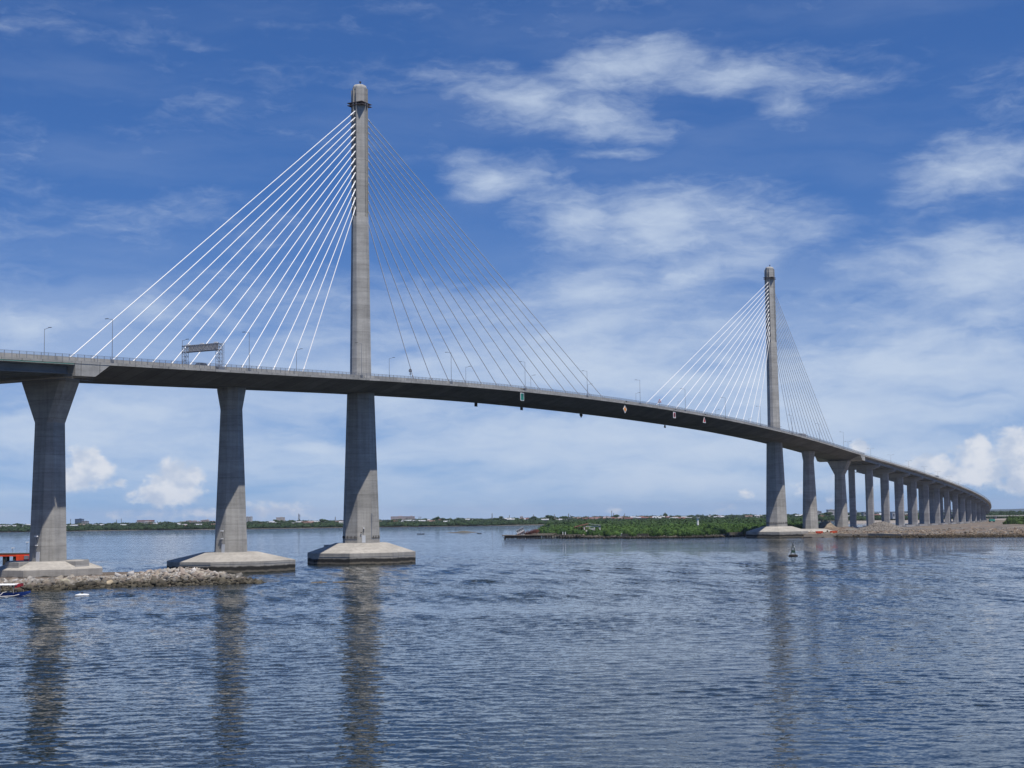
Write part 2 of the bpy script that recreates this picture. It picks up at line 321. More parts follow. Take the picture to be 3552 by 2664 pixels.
# ------------------------------------------------------------------ alignment functions
K0, K1, S0, SEND = 2.75e-6, 9.858e-7, 520.0, 1121.0
_ds = 2.0; _S = np.arange(-400, 1620, _ds)
def _h(s):
    if s <= S0: return HD
    t = min(s, SEND)-S0; h = HD-(K0*t+K1*t*t/2)
    if s > SEND: h -= (K0+K1*(SEND-S0))*(s-SEND)
    return h
_H = np.array([_h(s) for s in _S]); _X = np.zeros(len(_S)); _Y = np.zeros(len(_S)); i0 = int(np.where(_S == 0)[0][0]); _X[i0] = TX; _Y[i0] = TY
for i in range(i0, len(_S)-1):
    hm = (_H[i]+_H[i+1])/2; _X[i+1] = _X[i]+math.sin(hm)*_ds; _Y[i+1] = _Y[i]+math.cos(hm)*_ds
for i in range(i0, 0, -1):
    _X[i-1] = _X[i]-AX[0]*_ds; _Y[i-1] = _Y[i]-AX[1]*_ds
def P(s, w_=0.0, z=0.0):
    x = np.interp(s, _S, _X); y = np.interp(s, _S, _Y); h = np.interp(s, _S, _H)
    return (float(x+w_*math.cos(h)), float(y-w_*math.sin(h)), z)
def AXs(s): h = float(np.interp(s, _S, _H)); return (math.sin(h), math.cos(h))
_zs = [-400, -300, -220, -151, -117, -66, -12, 20, 57, 97, 147, 205, 271, 310, 372, 420, 470, 520, 560, 620, 700, 800, 900, 1000, 1080, 1200, 1350, 1500, 1620]
_zz = [35.5, 40.2, 43.8, 46.8, 48.2, 50.35, 52.7, 53.95, 55.1, 56.0, 56.65, 56.85, 56.2, 55.45, 53.6, 51.6, 49.0, 46.25, 44.4, 41.6, 37.7, 32.4, 27.2, 22.0, 17.9, 12.2, 7.5, 5.5, 5.3]
_zg = np.arange(-400, 1621, 1.0); _zi = np.interp(_zg, _zs, _zz)
for _ in range(3): _zi = np.convolve(np.pad(_zi, 15, mode='reflect', reflect_type='odd'), np.ones(31)/31, 'valid')
def FZ(s): return float(np.interp(s, _zg, _zi))     # level of the deck's lower outer edge
def sweep(mb, prof, s0, s1, step=5., mi=0, cap=True):
    n = max(2, int(round((s1-s0)/step))+1); rings = []
    for s in np.linspace(s0, s1, n):
        pr = prof(s) if callable(prof) else prof; z = FZ(s)
        rings.append([P(s, a, z+b_) for a, b_ in pr])
    mb.loft(rings, mi, cap)

# ------------------------------------------------------------------ WATER
def water():
    m = bpy.data.materials.new('sea_water'); m.use_nodes = True; t = m.node_tree; b = t.nodes['Principled BSDF']
    b.inputs['IOR'].default_value = 1.333; b.inputs['Specular IOR Level'].default_value = .5
    geo = t.nodes.new('ShaderNodeNewGeometry')
    def nz(scale, rot, detail, rough, off=0, dist=0):
        mp = t.nodes.new('ShaderNodeMapping'); mp.inputs['Scale'].default_value = scale; mp.inputs['Rotation'].default_value = (0, 0, R(rot)); mp.inputs['Location'].default_value = (off, off*1.3, 0)
        t.links.new(geo.outputs['Position'], mp.inputs[0]); n = t.nodes.new('ShaderNodeTexNoise'); n.noise_dimensions = '2D'; n.inputs['Scale'].default_value = 1
        n.inputs['Detail'].default_value = detail; n.inputs['Roughness'].default_value = rough; n.inputs['Distortion'].default_value = dist
        t.links.new(mp.outputs[0], n.inputs['Vector']); return n.outputs[0]
    def mth(op, a, b_, c_=None):
        n = t.nodes.new('ShaderNodeMath'); n.operation = op
        for i, v in enumerate((a, b_, c_)):
            if v is None: continue
            if isinstance(v, (int, float)): n.inputs[i].default_value = v
            else: t.links.new(v, n.inputs[i])
        return n.outputs[0]
    patch = nz((.006, .022, 1), 4, 5, .6, 5)        # wind lanes lying across the channel
    pr = t.nodes.new('ShaderNodeMapRange'); t.links.new(patch, pr.inputs[0]); pr.inputs[1].default_value = .32; pr.inputs[2].default_value = .68; pr.inputs[3].default_value = .45; pr.inputs[4].default_value = 1.45
    def slope(scale, rot, detail, rough, off, amp, dist=0):
        """random surface slope of one band of ripples: (east-west, north-south) pair"""
        out = []
        for q, am in ((0, amp*.6), (57.3, amp)):
            out.append(mth('MULTIPLY', mth('SUBTRACT', nz(scale, rot, detail, rough, off+q, dist), .5), am))
        return out
    tx = ty = None
    for args in SLOPES:
        a, b2 = slope(*args); tx = a if tx is None else mth('ADD', tx, a); ty = b2 if ty is None else mth('ADD', ty, b2)
    ra = t.nodes.new('ShaderNodeAttribute'); ra.attribute_name = 'ripple'; fac = mth('MULTIPLY', pr.outputs[0], ra.outputs['Fac'])
    tx = mth('MULTIPLY', tx, fac); ty = mth('MULTIPLY', ty, fac)
    cn = t.nodes.new('ShaderNodeCombineXYZ'); t.links.new(tx, cn.inputs[0]); t.links.new(ty, cn.inputs[1]); cn.inputs[2].default_value = 0
    va = t.nodes.new('ShaderNodeVectorMath'); va.operation = 'ADD'; t.links.new(cn.outputs[0], va.inputs[0]); t.links.new(geo.outputs['Normal'], va.inputs[1])
    vn = t.nodes.new('ShaderNodeVectorMath'); vn.operation = 'NORMALIZE'; t.links.new(va.outputs[0], vn.inputs[0]); t.links.new(vn.outputs[0], b.inputs['Normal'])
    b.inputs['Roughness'].default_value = .04
    pc = t.nodes.new('ShaderNodeMix'); pc.data_type = 'RGBA'; t.links.new(patch, pc.inputs['Factor']); pc.inputs['A'].default_value = (.008, .014, .014, 1); pc.inputs['B'].default_value = (.012, .018, .016, 1)
    t.links.new(pc.outputs['Result'], b.inputs['Base Color'])
    # one sheet: finely waved across the channel in front, plain further out, bent with the curve of the earth
    rw = np.random.default_rng(11); ST = .0023
    rad = np.concatenate([[4, 20, 40], np.exp(np.arange(math.log(55), math.log(1150), ST)), [1250, 1450, 1700, 2000, 2400, 3000, 4200, 6000, 9000, 13000, 18000, 26000]])
    fr_ = np.arange(-24, 24.001, .115); az_ = np.radians(np.concatenate([fr_, np.linspace(24, 336, 66)[1:-1]])); na, nr = len(az_), len(rad)
    A_, R_ = np.meshgrid(az_, rad); X_ = R_*np.sin(A_); Y_ = R_*np.cos(A_)
    deg = np.degrees(A_); fa = np.clip((24.0-np.abs(deg))/1.0, 0, 1)*np.clip((1150-R_)/250, 0, 1)*np.clip((R_-55)/6, 0, 1)
    fa[deg > 180] = 0
    def low(n_, lx, ly):
        o = np.zeros_like(X_)
        for _ in range(n_): o += np.sin(X_*2*np.pi/(lx*rw.uniform(.5, 2))*rw.choice([-1, 1])+Y_*2*np.pi/(ly*rw.uniform(.5, 2))+rw.uniform(0, 6.28))
        return o/math.sqrt(n_/2)
    patch_ = np.clip(1+.25*low(9, 160, 42)+.13*low(7, 45, 14), .48, 1.9)*np.clip(.62+R_/280, 0, 1.9)
    Zw = np.zeros_like(X_); DX = np.zeros_like(X_); DY = np.zeros_like(X_); sp_ = R_*ST; num = np.zeros_like(X_); comps = []
    for _ in range(64):
        lam = math.exp(rw.uniform(math.log(.40), math.log(3.4))); th = rw.normal(0, .70)+.10; comps.append((lam, th, rw.uniform(0, 6.28), rw.uniform(.6, 1.4)*(1.0 if lam < 4 else .55)))
    for lam, th, ph, am in comps: num += (np.clip((lam/sp_-2.6)/2.5, 0, 1)*am)**2
    boost = WAVE_SLOPE*math.sqrt(2)/np.sqrt(num+1e-3); boost = np.minimum(boost, WAVE_SLOPE*1.7)
    for lam, th, ph, am in comps:
        k_ = 2*np.pi/lam; kx, ky = math.sin(th), math.cos(th); ff = np.clip((lam/sp_-2.6)/2.5, 0, 1)*am*boost*fa*patch_; arg = k_*(kx*X_+ky*Y_)+ph
        Zw += ff/k_*np.sin(arg); c_ = ff/k_*np.cos(arg)*.9; DX += c_*kx; DY += c_*ky
    V = np.stack([X_+DX, Y_+DY, Zw-np.maximum(0, R_-1000)**2/14.8e6], -1).reshape(-1, 3); V = np.r_[[[0, 0, 0]], V]
    i_ = np.arange(nr-1)[:, None]*na+1; j0 = np.arange(na)[None]; j1 = (j0+1) % na
    F = np.stack([i_+j0, i_+j1, i_+na+j1, i_+na+j0], -1).reshape(-1, 4)[:, ::-1]
    Ft = np.stack([np.zeros(na, int), 1+(np.arange(na)+1) % na, 1+np.arange(na)], 1)[:, ::-1]; me = bpy.data.meshes.new('water')
    me.vertices.add(len(V)); me.vertices.foreach_set('co', V.astype(np.float32).ravel()); lp_ = np.r_[F.ravel(), Ft.ravel()]; me.loops.add(len(lp_)); me.loops.foreach_set('vertex_index', lp_.astype(np.int32))
    me.polygons.add(len(F)+len(Ft)); me.polygons.foreach_set('loop_start', np.r_[np.arange(len(F))*4, len(F)*4+np.arange(len(Ft))*3].astype(np.int32))
    rp = me.attributes.new('ripple', 'FLOAT', 'POINT'); rp.data.foreach_set('value', np.r_[[1.], (1+.8*(1-fa)+1.5*np.clip((R_-130)/300, 0, 1)).ravel()].astype(np.float32))
    me.update(calc_edges=True); me.polygons.foreach_set('use_smooth', np.ones(len(me.polygons), bool)); me.materials.append(m)
    o = bpy.data.objects.new('water', me); COL.objects.link(o); tag(o, kind='structure')
WAVE_SLOPE = .044
SLOPES = [((.30, .75, 1), 12, 2, .55, 3, .18, .5), ((.9, 2.0, 1), -14, 2, .6, 31, .26, .3), ((3.0, 5.0, 1), 20, 1, .6, 11, .22)]
water()

def fb(x, y, sc, seed=0.0, oct=4):
    return mnoise.fractal(Vector((x*sc+seed, y*sc-seed, seed)), 0.8, 2.0, oct)

def inside(poly, x, y):
    c = False; n = len(poly); j = n-1
    for i in range(n):
        xi, yi = poly[i]; xj, yj = poly[j]
        if (yi > y) != (yj > y) and x < (xj-xi)*(y-yi)/(yj-yi)+xi: c = not c
        j = i
    return c
def edist(poly, x, y):
    b = 1e9
    for i in range(len(poly)):
        ax_, ay = poly[i]; bx, by = poly[(i+1) % len(poly)]; dx, dy = bx-ax_, by-ay
        t = max(0, min(1, ((x-ax_)*dx+(y-ay)*dy)/(dx*dx+dy*dy+1e-9))); b = min(b, math.hypot(x-ax_-t*dx, y-ay-t*dy))
    return b if inside(poly, x, y) else -b
def terrain(name, poly, step, hf, material, kind='structure', smooth=True):
    xs = [p[0] for p in poly]; ys = [p[1] for p in poly]; m_ = step*2
    gx = np.arange(min(xs)-m_, max(xs)+m_, step); gy = np.arange(min(ys)-m_, max(ys)+m_, step); v = []; idx = {}; f = []
    for j, y in enumerate(gy):
        for i, x in enumerate(gx):
            d = edist(poly, x, y)
            if d > -step*1.6: idx[(i, j)] = len(v); v.append((x, y, hf(x, y, d)))
    for j in range(len(gy)-1):
        for i in range(len(gx)-1):
            q = [(i, j), (i+1, j), (i+1, j+1), (i, j+1)]
            if all(k in idx for k in q): f.append(tuple(idx[k] for k in q))
    me = bpy.data.meshes.new(name); me.from_pydata(v, [], f); me.materials.append(material)
    if smooth: me.polygons.foreach_set('use_smooth', [True]*len(f))
    o = bpy.data.objects.new(name, me); COL.objects.link(o); tag(o, kind=kind); return o

# ------------------------------------------------------------------ ROCKS
def rocks(name, spots, sizes, tints, kind='stuff', flat=.6, material=None):
    """one mesh of broken blocks: spots (n,3)"""
    n = len(spots); base = np.array([(-1, -1, -1), (1, -1, -1), (1, 1, -1), (-1, 1, -1), (-1, -1, 1), (1, -1, 1), (1, 1, 1), (-1, 1, 1)], float)*.5
    fs = np.array([(3, 2, 1, 0), (4, 5, 6, 7), (0, 1, 5, 4), (1, 2, 6, 5), (2, 3, 7, 6), (3, 0, 4, 7)])
    V = np.repeat(base[None], n, 0) + rng.normal(0, .14, (n, 8, 3)); V[:, :, 2] *= flat
    V[:, 4:, :2] *= rng.uniform(.55, .95, (n, 1, 1)); V *= (sizes[:, None, None]*np.stack([rng.uniform(.8, 1.5, n), rng.uniform(.7, 1.1, n), rng.uniform(.6, 1.1, n)], 1)[:, None, :])
    a = rng.uniform(0, 2*np.pi, n); b = rng.normal(0, .4, n); c = rng.normal(0, .4, n)
    ca, sa, cb, sb, cc, sc_ = np.cos(a), np.sin(a), np.cos(b), np.sin(b), np.cos(c), np.sin(c)
    x, y, z = V[..., 0], V[..., 1], V[..., 2]
    y, z = y*cb[:, None]-z*sb[:, None], y*sb[:, None]+z*cb[:, None]; x, z = x*cc[:, None]+z*sc_[:, None], -x*sc_[:, None]+z*cc[:, None]
    x, y = x*ca[:, None]-y*sa[:, None], x*sa[:, None]+y*ca[:, None]
    V = np.stack([x, y, z], -1)+spots[:, None, :]
    F = (fs[None]+(np.arange(n)*8)[:, None, None]).reshape(-1, 4)
    return tag(quick(name, V.reshape(-1, 3), F, material or M['rock'], np.repeat(tints, 8, 0)), kind=kind)
def rock_tints(n, z=None, wet=.7):
    pal = np.array([(.52, .49, .45), (.42, .38, .33), (.60, .57, .54), (.36, .30, .25), (.40, .33, .28), (.30, .28, .26), (.50, .44, .36)])
    t = pal[rng.integers(0, len(pal), n)]*rng.uniform(.7, 1.1, (n, 1))
    if z is not None:
        k = np.clip((z-wet*.5+rng.normal(0, .15, n))/wet, 0, 1)[:, None]; t = t*k + np.array([.085, .075, .055])*(1-k)*rng.uniform(.5, 1.6, (n, 1))
    return t

BW = [(-125, 272), (-110, 281), (-94, 289.5), (-82, 301), (-71, 305.5), (-62, 307.5), (-54, 309.8), (-53, 311.5), (-58, 314), (-70, 321), (-80, 332), (-84, 350), (-105, 352), (-135, 350), (-140, 280)]
def hbw(x, y, d):
    ridge = 1.75*math.exp(-((x+69)/11)**2-((y-313)/6.0)**2)
    base = 1.6 if x < -84 else max(.4, 1.6-(x+84)*.04)
    h = base*(1-math.exp(-max(0, d)/1.9)) + ridge*min(1, max(0, d)/3.)
    return h-.5*max(0, -d)+.1*fb(x, y, .5)-.02
terrain('breakwater_ground', BW, 1.0, hbw, M['soil'])
cand = []
while len(cand) < 10500:
    x = random.uniform(-128, -52); y = random.uniform(271, 352); d = edist(BW, x, y)
    if d < -.6: continue
    front = d < (7.5 if x < -78 else 12) and y < 324
    if not front: continue
    cand.append((x, y, hbw(x, y, d)+random.uniform(-.05, .28)))
cand = np.array(cand); sz = rng.lognormal(-.74, .48, len(cand)).clip(.22, 1.7)
tg = rocks('rubble_rocks', cand, sz, rock_tints(len(cand), cand[:, 2], 1.25)*.82, flat=.55)
tg['label'] = 'loose pale rubble and broken rock heaped along the left breakwater'; tg['category'] = 'rubble'
big = [(-75.5, 309.5, 1.0, 2.3, (.40, .34, .27), 'large tan slab low on the rubble bank below the left pier'),
       (-83.3, 301.5, .7, 2.0, (.43, .35, .24), 'flat ochre boulder at the water edge of the rubble bank'),
       (-72.6, 316.0, 2.1, 2.0, (.55, .38, .30), 'reddish boulder on top of the rubble crest'),
       (-70.3, 315.2, 2.2, 1.7, (.60, .58, .55), 'whitish boulder beside the reddish one on the rubble crest'),
       (-90.2, 297.0, 1.1, 1.9, (.36, .33, .25), 'mossy boulder on the rubble bank just right of the boat')]
for (x, y, z, s_, c, lb) in big:
    o = rocks('boulder', np.array([[x, y, z]]), np.array([s_]), np.array([c]), kind=None, flat=.75); tag(o, lb, 'boulder')

# ------------------------------------------------------------------ THE BRIDGE
def regpoly(cx_, cy_, a_p, a_a, c, z, ax=AX):
    """octagon, half size a_p across the bridge, a_a along it, corner cut c"""
    pr = (ax[1], -ax[0]); pts = [(a_p, -(a_a-c)), (a_p, a_a-c), (a_p-c, a_a), (-(a_p-c), a_a), (-a_p, a_a-c), (-a_p, -(a_a-c)), (-(a_p-c), -a_a), (a_p-c, -a_a)]
    return [(cx_+pr[0]*p+ax[0]*a, cy_+pr[1]*p+ax[1]*a, z) for p, a in pts]

bridge = empty('cable_stayed_bridge', (TX, TY, 0), 'long grey concrete cable-stayed bridge with two single pylons and white stays', 'bridge')
DL, DR = -130.0, 520.0
def prof_main(s):
    dep = 2.55 + .55*math.exp(-((s-195)/120.)**2)
    return [(14, 0), (14, .47), (-14, .47), (-14, 0), (-6.2, -dep), (6.2, -dep)]
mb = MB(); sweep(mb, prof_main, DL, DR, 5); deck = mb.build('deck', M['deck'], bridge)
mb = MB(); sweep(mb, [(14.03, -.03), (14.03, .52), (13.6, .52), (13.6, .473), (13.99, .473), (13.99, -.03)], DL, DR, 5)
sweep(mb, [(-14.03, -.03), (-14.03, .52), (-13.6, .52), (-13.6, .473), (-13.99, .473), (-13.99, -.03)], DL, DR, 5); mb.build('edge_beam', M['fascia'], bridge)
mb = MB(); sweep(mb, [(11.9, .478), (11.9, .486), (-11.9, .486), (-11.9, .478)], DL, DR, 5); mb.build('roadway', M['asphalt'], bridge)
for sg in (1, -1):
    mb = MB(); sweep(mb, [(sg*12.0, .476), (sg*12.1, 1.5), (sg*12.35, 1.5), (sg*12.5, .476)], DL, DR, 5); mb.build('parapet', M['fascia'], bridge)
mb = MB()
for sg in (1, -1): sweep(mb, [(sg*.8, .488), (sg*.7, 1.25), (sg*.5, 1.25), (sg*.4, .488)], DL, DR, 5)
mb.build('median_barrier', M['fascia'], bridge)
def end_block(s0, s1, s2):
    mb = MB(); vs = []
    for wv in (-13.96, 13.96):
        for (s, dz) in ((s0, -.04), (s1, -.04), (s2, -2.72), (s0, -2.72)): vs.append(P(s, wv, FZ(s)+dz))
    mb.add(vs, [(0, 1, 2, 3), (7, 6, 5, 4), (0, 4, 5, 1), (1, 5, 6, 2), (2, 6, 7, 3), (3, 7, 4, 0)]); mb.build('end_block', M['fascia'], bridge)
end_block(-130.05, -119.5, -124.0); end_block(520.05, 510, 514)
def railing(s0, s1, parent, sides=(1, -1), step=2.0, fine=.14, hgt=1.5, z0=.47, wv=13.8):
    for sg in sides:
        mb = MB()
        sweep(mb, [(sg*(wv-.03), z0+hgt-.05), (sg*(wv-.03), z0+hgt), (sg*(wv+.03), z0+hgt), (sg*(wv+.03), z0+hgt-.05)], s0, s1, 10)
        sweep(mb, [(sg*(wv-.02), z0+.10), (sg*(wv-.02), z0+.14), (sg*(wv+.02), z0+.14), (sg*(wv+.02), z0+.10)], s0, s1, 10)
        sweep(mb, [(sg*(wv-.015), z0+.85), (sg*(wv-.015), z0+.88), (sg*(wv+.015), z0+.88), (sg*(wv+.015), z0+.85)], s0, s1, 10)
        for s in np.arange(s0+.3, s1, step):
            x, y, _ = P(s, sg*wv); mb.box((x, y, FZ(s)+z0+hgt/2), (.10, .07, hgt), AXs(s))
        mb.build('railing', M['rail'], parent)
        if fine:
            S = np.arange(s0+.3, s1, fine); n = len(S)
            X = np.interp(S, _S, _X); Y = np.interp(S, _S, _Y); Hh = np.interp(S, _S, _H); Z = np.interp(S, _zg, _zi)
            X = X+sg*wv*np.cos(Hh); Y = Y-sg*wv*np.sin(Hh); V = np.zeros((n, 8, 3)); k = 0
            for zz in (.14, hgt-.05):
                for a, b in ((-1, -1), (1, -1), (1, 1), (-1, 1)):
                    V[:, k, 0] = X+np.sin(Hh)*a*.009+np.cos(Hh)*b*.008; V[:, k, 1] = Y+np.cos(Hh)*a*.009-np.sin(Hh)*b*.008; V[:, k, 2] = Z+z0+zz; k += 1
            fs = np.array([(0, 1, 5, 4), (1, 2, 6, 5), (2, 3, 7, 6), (3, 0, 4, 7)])
            F = (fs[None]+(np.arange(n)*8)[:, None, None]).reshape(-1, 4); quick('railing_bars', V.reshape(-1, 3), F, M['rail'], None, parent)
railing(DL+.5, DR, bridge)

def fin_ring(cx_, cy_, z, r=2.66):
    pts = []
    for k in range(4):
        a = k*math.pi/2; c, s_ = math.cos(a), math.sin(a)
        for (q, l) in ((r, -.62), (r, -.50), (2.12, -.46), (2.12, .46), (r, .50), (r, .62), (r-.44, .60)):
            pts.append((q*c-l*s_, q*s_+l*c))
        # the broad diagonal face joins this point to the next group's first fin root
        a2 = a+math.pi/2; c2, s2 = math.cos(a2), math.sin(a2); q, l = r-.44, -.60; pts.append((q*c2-l*s2, q*s2+l*c2))
    return [(cx_+PR[0]*p+AX[0]*a, cy_+PR[1]*p+AX[1]*a, z) for p, a in pts]
ANCH = [136.4, 134.4, 132.4, 130.4, 128.4, 126.2, 124.0, 121.7, 119.5, 117.4, 114.8, 112.3, 109.7, 106.8]
def pylon(s0, first):
    cx_, cy_, _ = P(s0); rt_ = empty('pylon', (cx_, cy_, 0), None, None); rt_.parent = bridge; rt_.matrix_parent_inverse = bridge.matrix_world.inverted()
    fz = FZ(s0)
    mb = MB(); zs = np.linspace(5.6, fz-1.5, 12); rings = []
    for z in zs:
        t = (z-5.6)/(fz-7.1); a = 5.2+(3.85-5.2)*t; s_ = 2.15+(1.5-2.15)*t; rings.append(regpoly(cx_, cy_, a, a, a-s_, z))
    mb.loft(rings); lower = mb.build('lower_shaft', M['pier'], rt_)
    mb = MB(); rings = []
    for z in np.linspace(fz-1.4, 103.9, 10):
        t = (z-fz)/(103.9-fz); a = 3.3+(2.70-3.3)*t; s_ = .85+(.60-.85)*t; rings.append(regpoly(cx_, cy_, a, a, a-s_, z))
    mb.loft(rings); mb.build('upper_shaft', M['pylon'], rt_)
    mb = MB(); mb.loft([fin_ring(cx_, cy_, z) for z in (103.85, 115, 125, 135, 143.6)])
    mb.loft([regpoly(cx_, cy_, a, a, c, z) for a, c, z in ((2.19, 1.6, 143.3), (2.19, 1.6, 144.1), (1.98, 1.4, 144.6), (1.5, .95, 144.9))])
    head = mb.build('anchor_head', M['pylon'], rt_)
    for z in (139.1, 138.35):
        mb = MB(); n4 = [(2.7, 2.7), (2.7, -2.7), (-2.7, -2.7), (-2.7, 2.7)]
        rr = [[(cx_+PR[0]*p*k+AX[0]*a*k, cy_+PR[1]*p*k+AX[1]*a*k, zz) for p, a in n4] for k, zz in ((1, z-.09), (1, z+.09))]
        mb.loft(rr); mb.build('maintenance_platform', M['plate'], rt_)
    mb = MB(); x, y, _ = P(s0, .3); mb.tube((x, y, 144.8), (x, y, 146.0), .12, 6); mb.box((x, y, 145.9), (.6, .5, .35)); mb.build('beacon_light', M['dark'], rt_)
    # door on the near diagonal face, lights, cable trays
    dg = ((PR[0]-AX[0])/math.sqrt(2), (PR[1]-AX[1])/math.sqrt(2)); tn = (-dg[1], dg[0])
    def dface(z): t = (z-5.6)/(fz-7.1); a = 5.2-1.35*t; s_ = 2.15-.65*t; return (a+s_)/math.sqrt(2)
    def on(l, z, out=0.0): d = dface(z)+out; return (cx_+dg[0]*d+tn[0]*l, cy_+dg[1]*d+tn[1]*l, z)
    if first:
        mb = MB(); mb.box(on(-.25, 7.15, .04), (1.05, .14, 2.1), tn); o = mb.build('access_door', M['door'], rt_)
        mb = MB(); mb.tube(on(-.25, 10.2, .1), on(-.25, 9.2, .35), .06); mb.box(on(-.25, 10.35, .25), (.25, .5, .45), tn, 1); mb.tube(on(-.25, 9.3, .1), on(-1.0, 9.1, .35), .04); mb.box(on(-1.05, 9.0, .35), (.25, .3, .3), tn)
        mb.build('floodlight', [M['dark'], M['white']], rt_)
        mb = MB(); mb.box(on(2.1, 10.9, .10), (.18, .12, 7.6), tn); mb.tube(on(2.3, 14.6, .1), on(2.6, 13.4, .4), .08); mb.build('cable_tray', M['steel'], rt_)
    mb = MB(); a_, s_ = 5.26, 2.2; ring = regpoly(cx_, cy_, a_, a_, a_-s_, 7.6)
    for i in range(8):
        p0, p1 = Vector(ring[i]), Vector(ring[(i+1) % 8])
        if first and i == 7: continue
        mb.tube(p0, p1, .06, 6)
        for k in (.2, .5, .8):
            q = p0.lerp(p1, k); mb.box((q.x, q.y, 7.7), (.16, .22, .8))
    mb.build('conduit_ring', M['dark'], rt_)
    return rt_
pylons = [pylon(0, True), pylon(390, False)]

def octa(s0, Rb, zt, Rt, ztop, zbase=-2.0, rot=22.5):
    cx_, cy_, _ = P(s0)
    def ring(r_, z): return [(cx_+r_*math.cos(R(rot)+k*math.pi/4+math.pi/2-HD), cy_+r_*math.sin(R(rot)+k*math.pi/4+math.pi/2-HD), z) for k in range(8)]
    return [ring(Rb, zbase), ring(Rb, zt), ring(Rt, ztop)]
CAPS = [(0, 16.3, 3.25, 7.9, 6.0), (390, 16.3, 3.2, 7.9, 5.8), (-60.2, 17.2, 2.85, 7.6, 4.95), (450.2, 14.6, 1.9, 7.4, 3.7)]
for (s0, Rb, zt, Rt, ztop) in CAPS:
    mb = MB(); mb.loft(octa(s0, Rb, zt, Rt, ztop, -2 if s0 != 450.2 else .5)); c = mb.build('pile_cap', M['cap'], bridge)
    if s0 != 450.2:
        mb = MB(); cx_, cy_, _ = P(s0); q = [(x, y) for x, y, z in octa(s0, Rb+.035, zt, Rt, ztop)[0]]
        for i in range(8):      # rubber rub rail just above the tide band
            mb.tube((*q[i], 2.3), (*q[(i+1) % 8], 2.3), .035, 5)
        mb.build('joint_line', M['pier'], c)
mb = MB(); x, y, _ = P(3, -11.8); mb.box((x, y, 4.2), (6, 3.4, 2.4), AX); mb.build('upstand', M['cap'], bridge)
# left end pier cap standing on the rubble
P1S = -123.55; c1 = P(P1S)
mb = MB(); mb.loft(octa(P1S, 12.6, 3.1, 7.9, 4.75, 0)); c = mb.build('pile_cap', M['cap'], bridge)
for (aa, ww) in ((-8.2, 0), (0, 8.2), (8.2, 0), (0, -8.2)):
    mb = MB(); x, y, _ = P(P1S+aa, ww); mb.box((x, y, 3.9), (4.4, 4.1, 1.75) if ww == 0 else (4.1, 4.4, 1.75), AX); mb.build('upstand', M['pier'], c)

def pier(s0, zb, base, neck, zn, top, zt):
    cx_, cy_, _ = P(s0); mb = MB(); rings = []
    for k in range(9):
        t = k/8; rings.append(regpoly(cx_, cy_, *[base[i]+(neck[i]-base[i])*t for i in range(3)], zb+(zn-zb)*t))
    for k in (1, 2): t = k/2; rings.append(regpoly(cx_, cy_, *[neck[i]+(top[i]-neck[i])*t for i in range(3)], zn+(zt-zn)*t))
    rings.append(regpoly(cx_, cy_, *top, zt+.6)); mb.loft(rings); return mb.build('pier', M['pier'], bridge)
VB, VN, VT = (3.87, 3.87, 2.1), (2.75, 2.75, .95), (6.75, 3.0, .95)
AB, AN, AT = (4.2, 4.2, 2.65), (2.85, 2.85, 1.85), (3.5, 3.5, 1.9)
pier(P1S, 4.6, VB, VN, 35.5, VT, 44.7)
pa = pier(-60.2, 4.8, AB, AN, 42.2, AT, 47.3)
pier(450.2, 3.5, AB, AN, 42.0, AT, 47.2); pier(513.5, 3.0, VB, VN, 35.3, VT, 43.2)
def pier_fit(s0, zb, parent_z, a):
    cx_, cy_, _ = P(s0); dg = ((PR[0]-AX[0])/math.sqrt(2), (PR[1]-AX[1])/math.sqrt(2)); dg = (dg[0]*.86-.5*AX[0]*.9, dg[1]*.86-.5*AX[1]*.9)
    n = math.hypot(*dg); return cx_, cy_
def axis_face_fit(s0, zb, half, off):
    # door and floodlight on the pier face that looks down the bridge towards the near end
    a = (-AX[0], -AX[1]); tn = PR; cx_, cy_, _ = P(s0)
    def on(l, z, out): return (cx_+a[0]*(half+out)+tn[0]*l, cy_+a[1]*(half+out)+tn[1]*l, z)
    mb = MB(); mb.box(on(off, zb+1.15, .03), (1.0, .16, 2.2), tn); mb.build('access_door', M['door'], bridge)
    mb = MB(); mb.tube(on(off, zb+4.2, .1), on(off-.1, zb+5.6, .6), .05); mb.box(on(off, zb+5.7, .6), (.8, .35, .28), tn, 1); mb.box(on(off-.1, zb+3.7, .4), (.6, .3, .2), tn, 1)
    mb.build('floodlight', [M['dark'], M['white']], bridge)
axis_face_fit(P1S, 4.6, 3.82, .9); axis_face_fit(-60.2, 4.8, 4.12, .9)
# walkway slung under the joint at the left end pier
mb = MB(); z = FZ(-130)-3.4
for ds_ in (-.45, 0, .45):       # open bar grating
    mb.tube(P(-131.5+ds_, 12.9, z), P(-131.5+ds_, -12.9, z), .035, 5); mb.tube(P(-131.5, 12.9+ds_*.6, z), P(-124, 12.9+ds_*.6, z), .035, 5)
for k in range(14): mb.tube(P(-132.0, 13-2*k, z), P(-132.0, 13-2*k, z+1.1), .03, 5)
for k in range(6): mb.tube(P(-131.5+1.5*k, 13.2, z), P(-131.5+1.5*k, 13.2, z+1.1), .03, 5)
for h_ in (.55, 1.1): mb.tube(P(-132, 13, z+h_), P(-132, -13, z+h_), .025, 5); mb.tube(P(-131.5, 13.2, z+h_), P(-124, 13.2, z+h_), .025, 5)
mb.build('inspection_walkway', M['steel'], bridge)

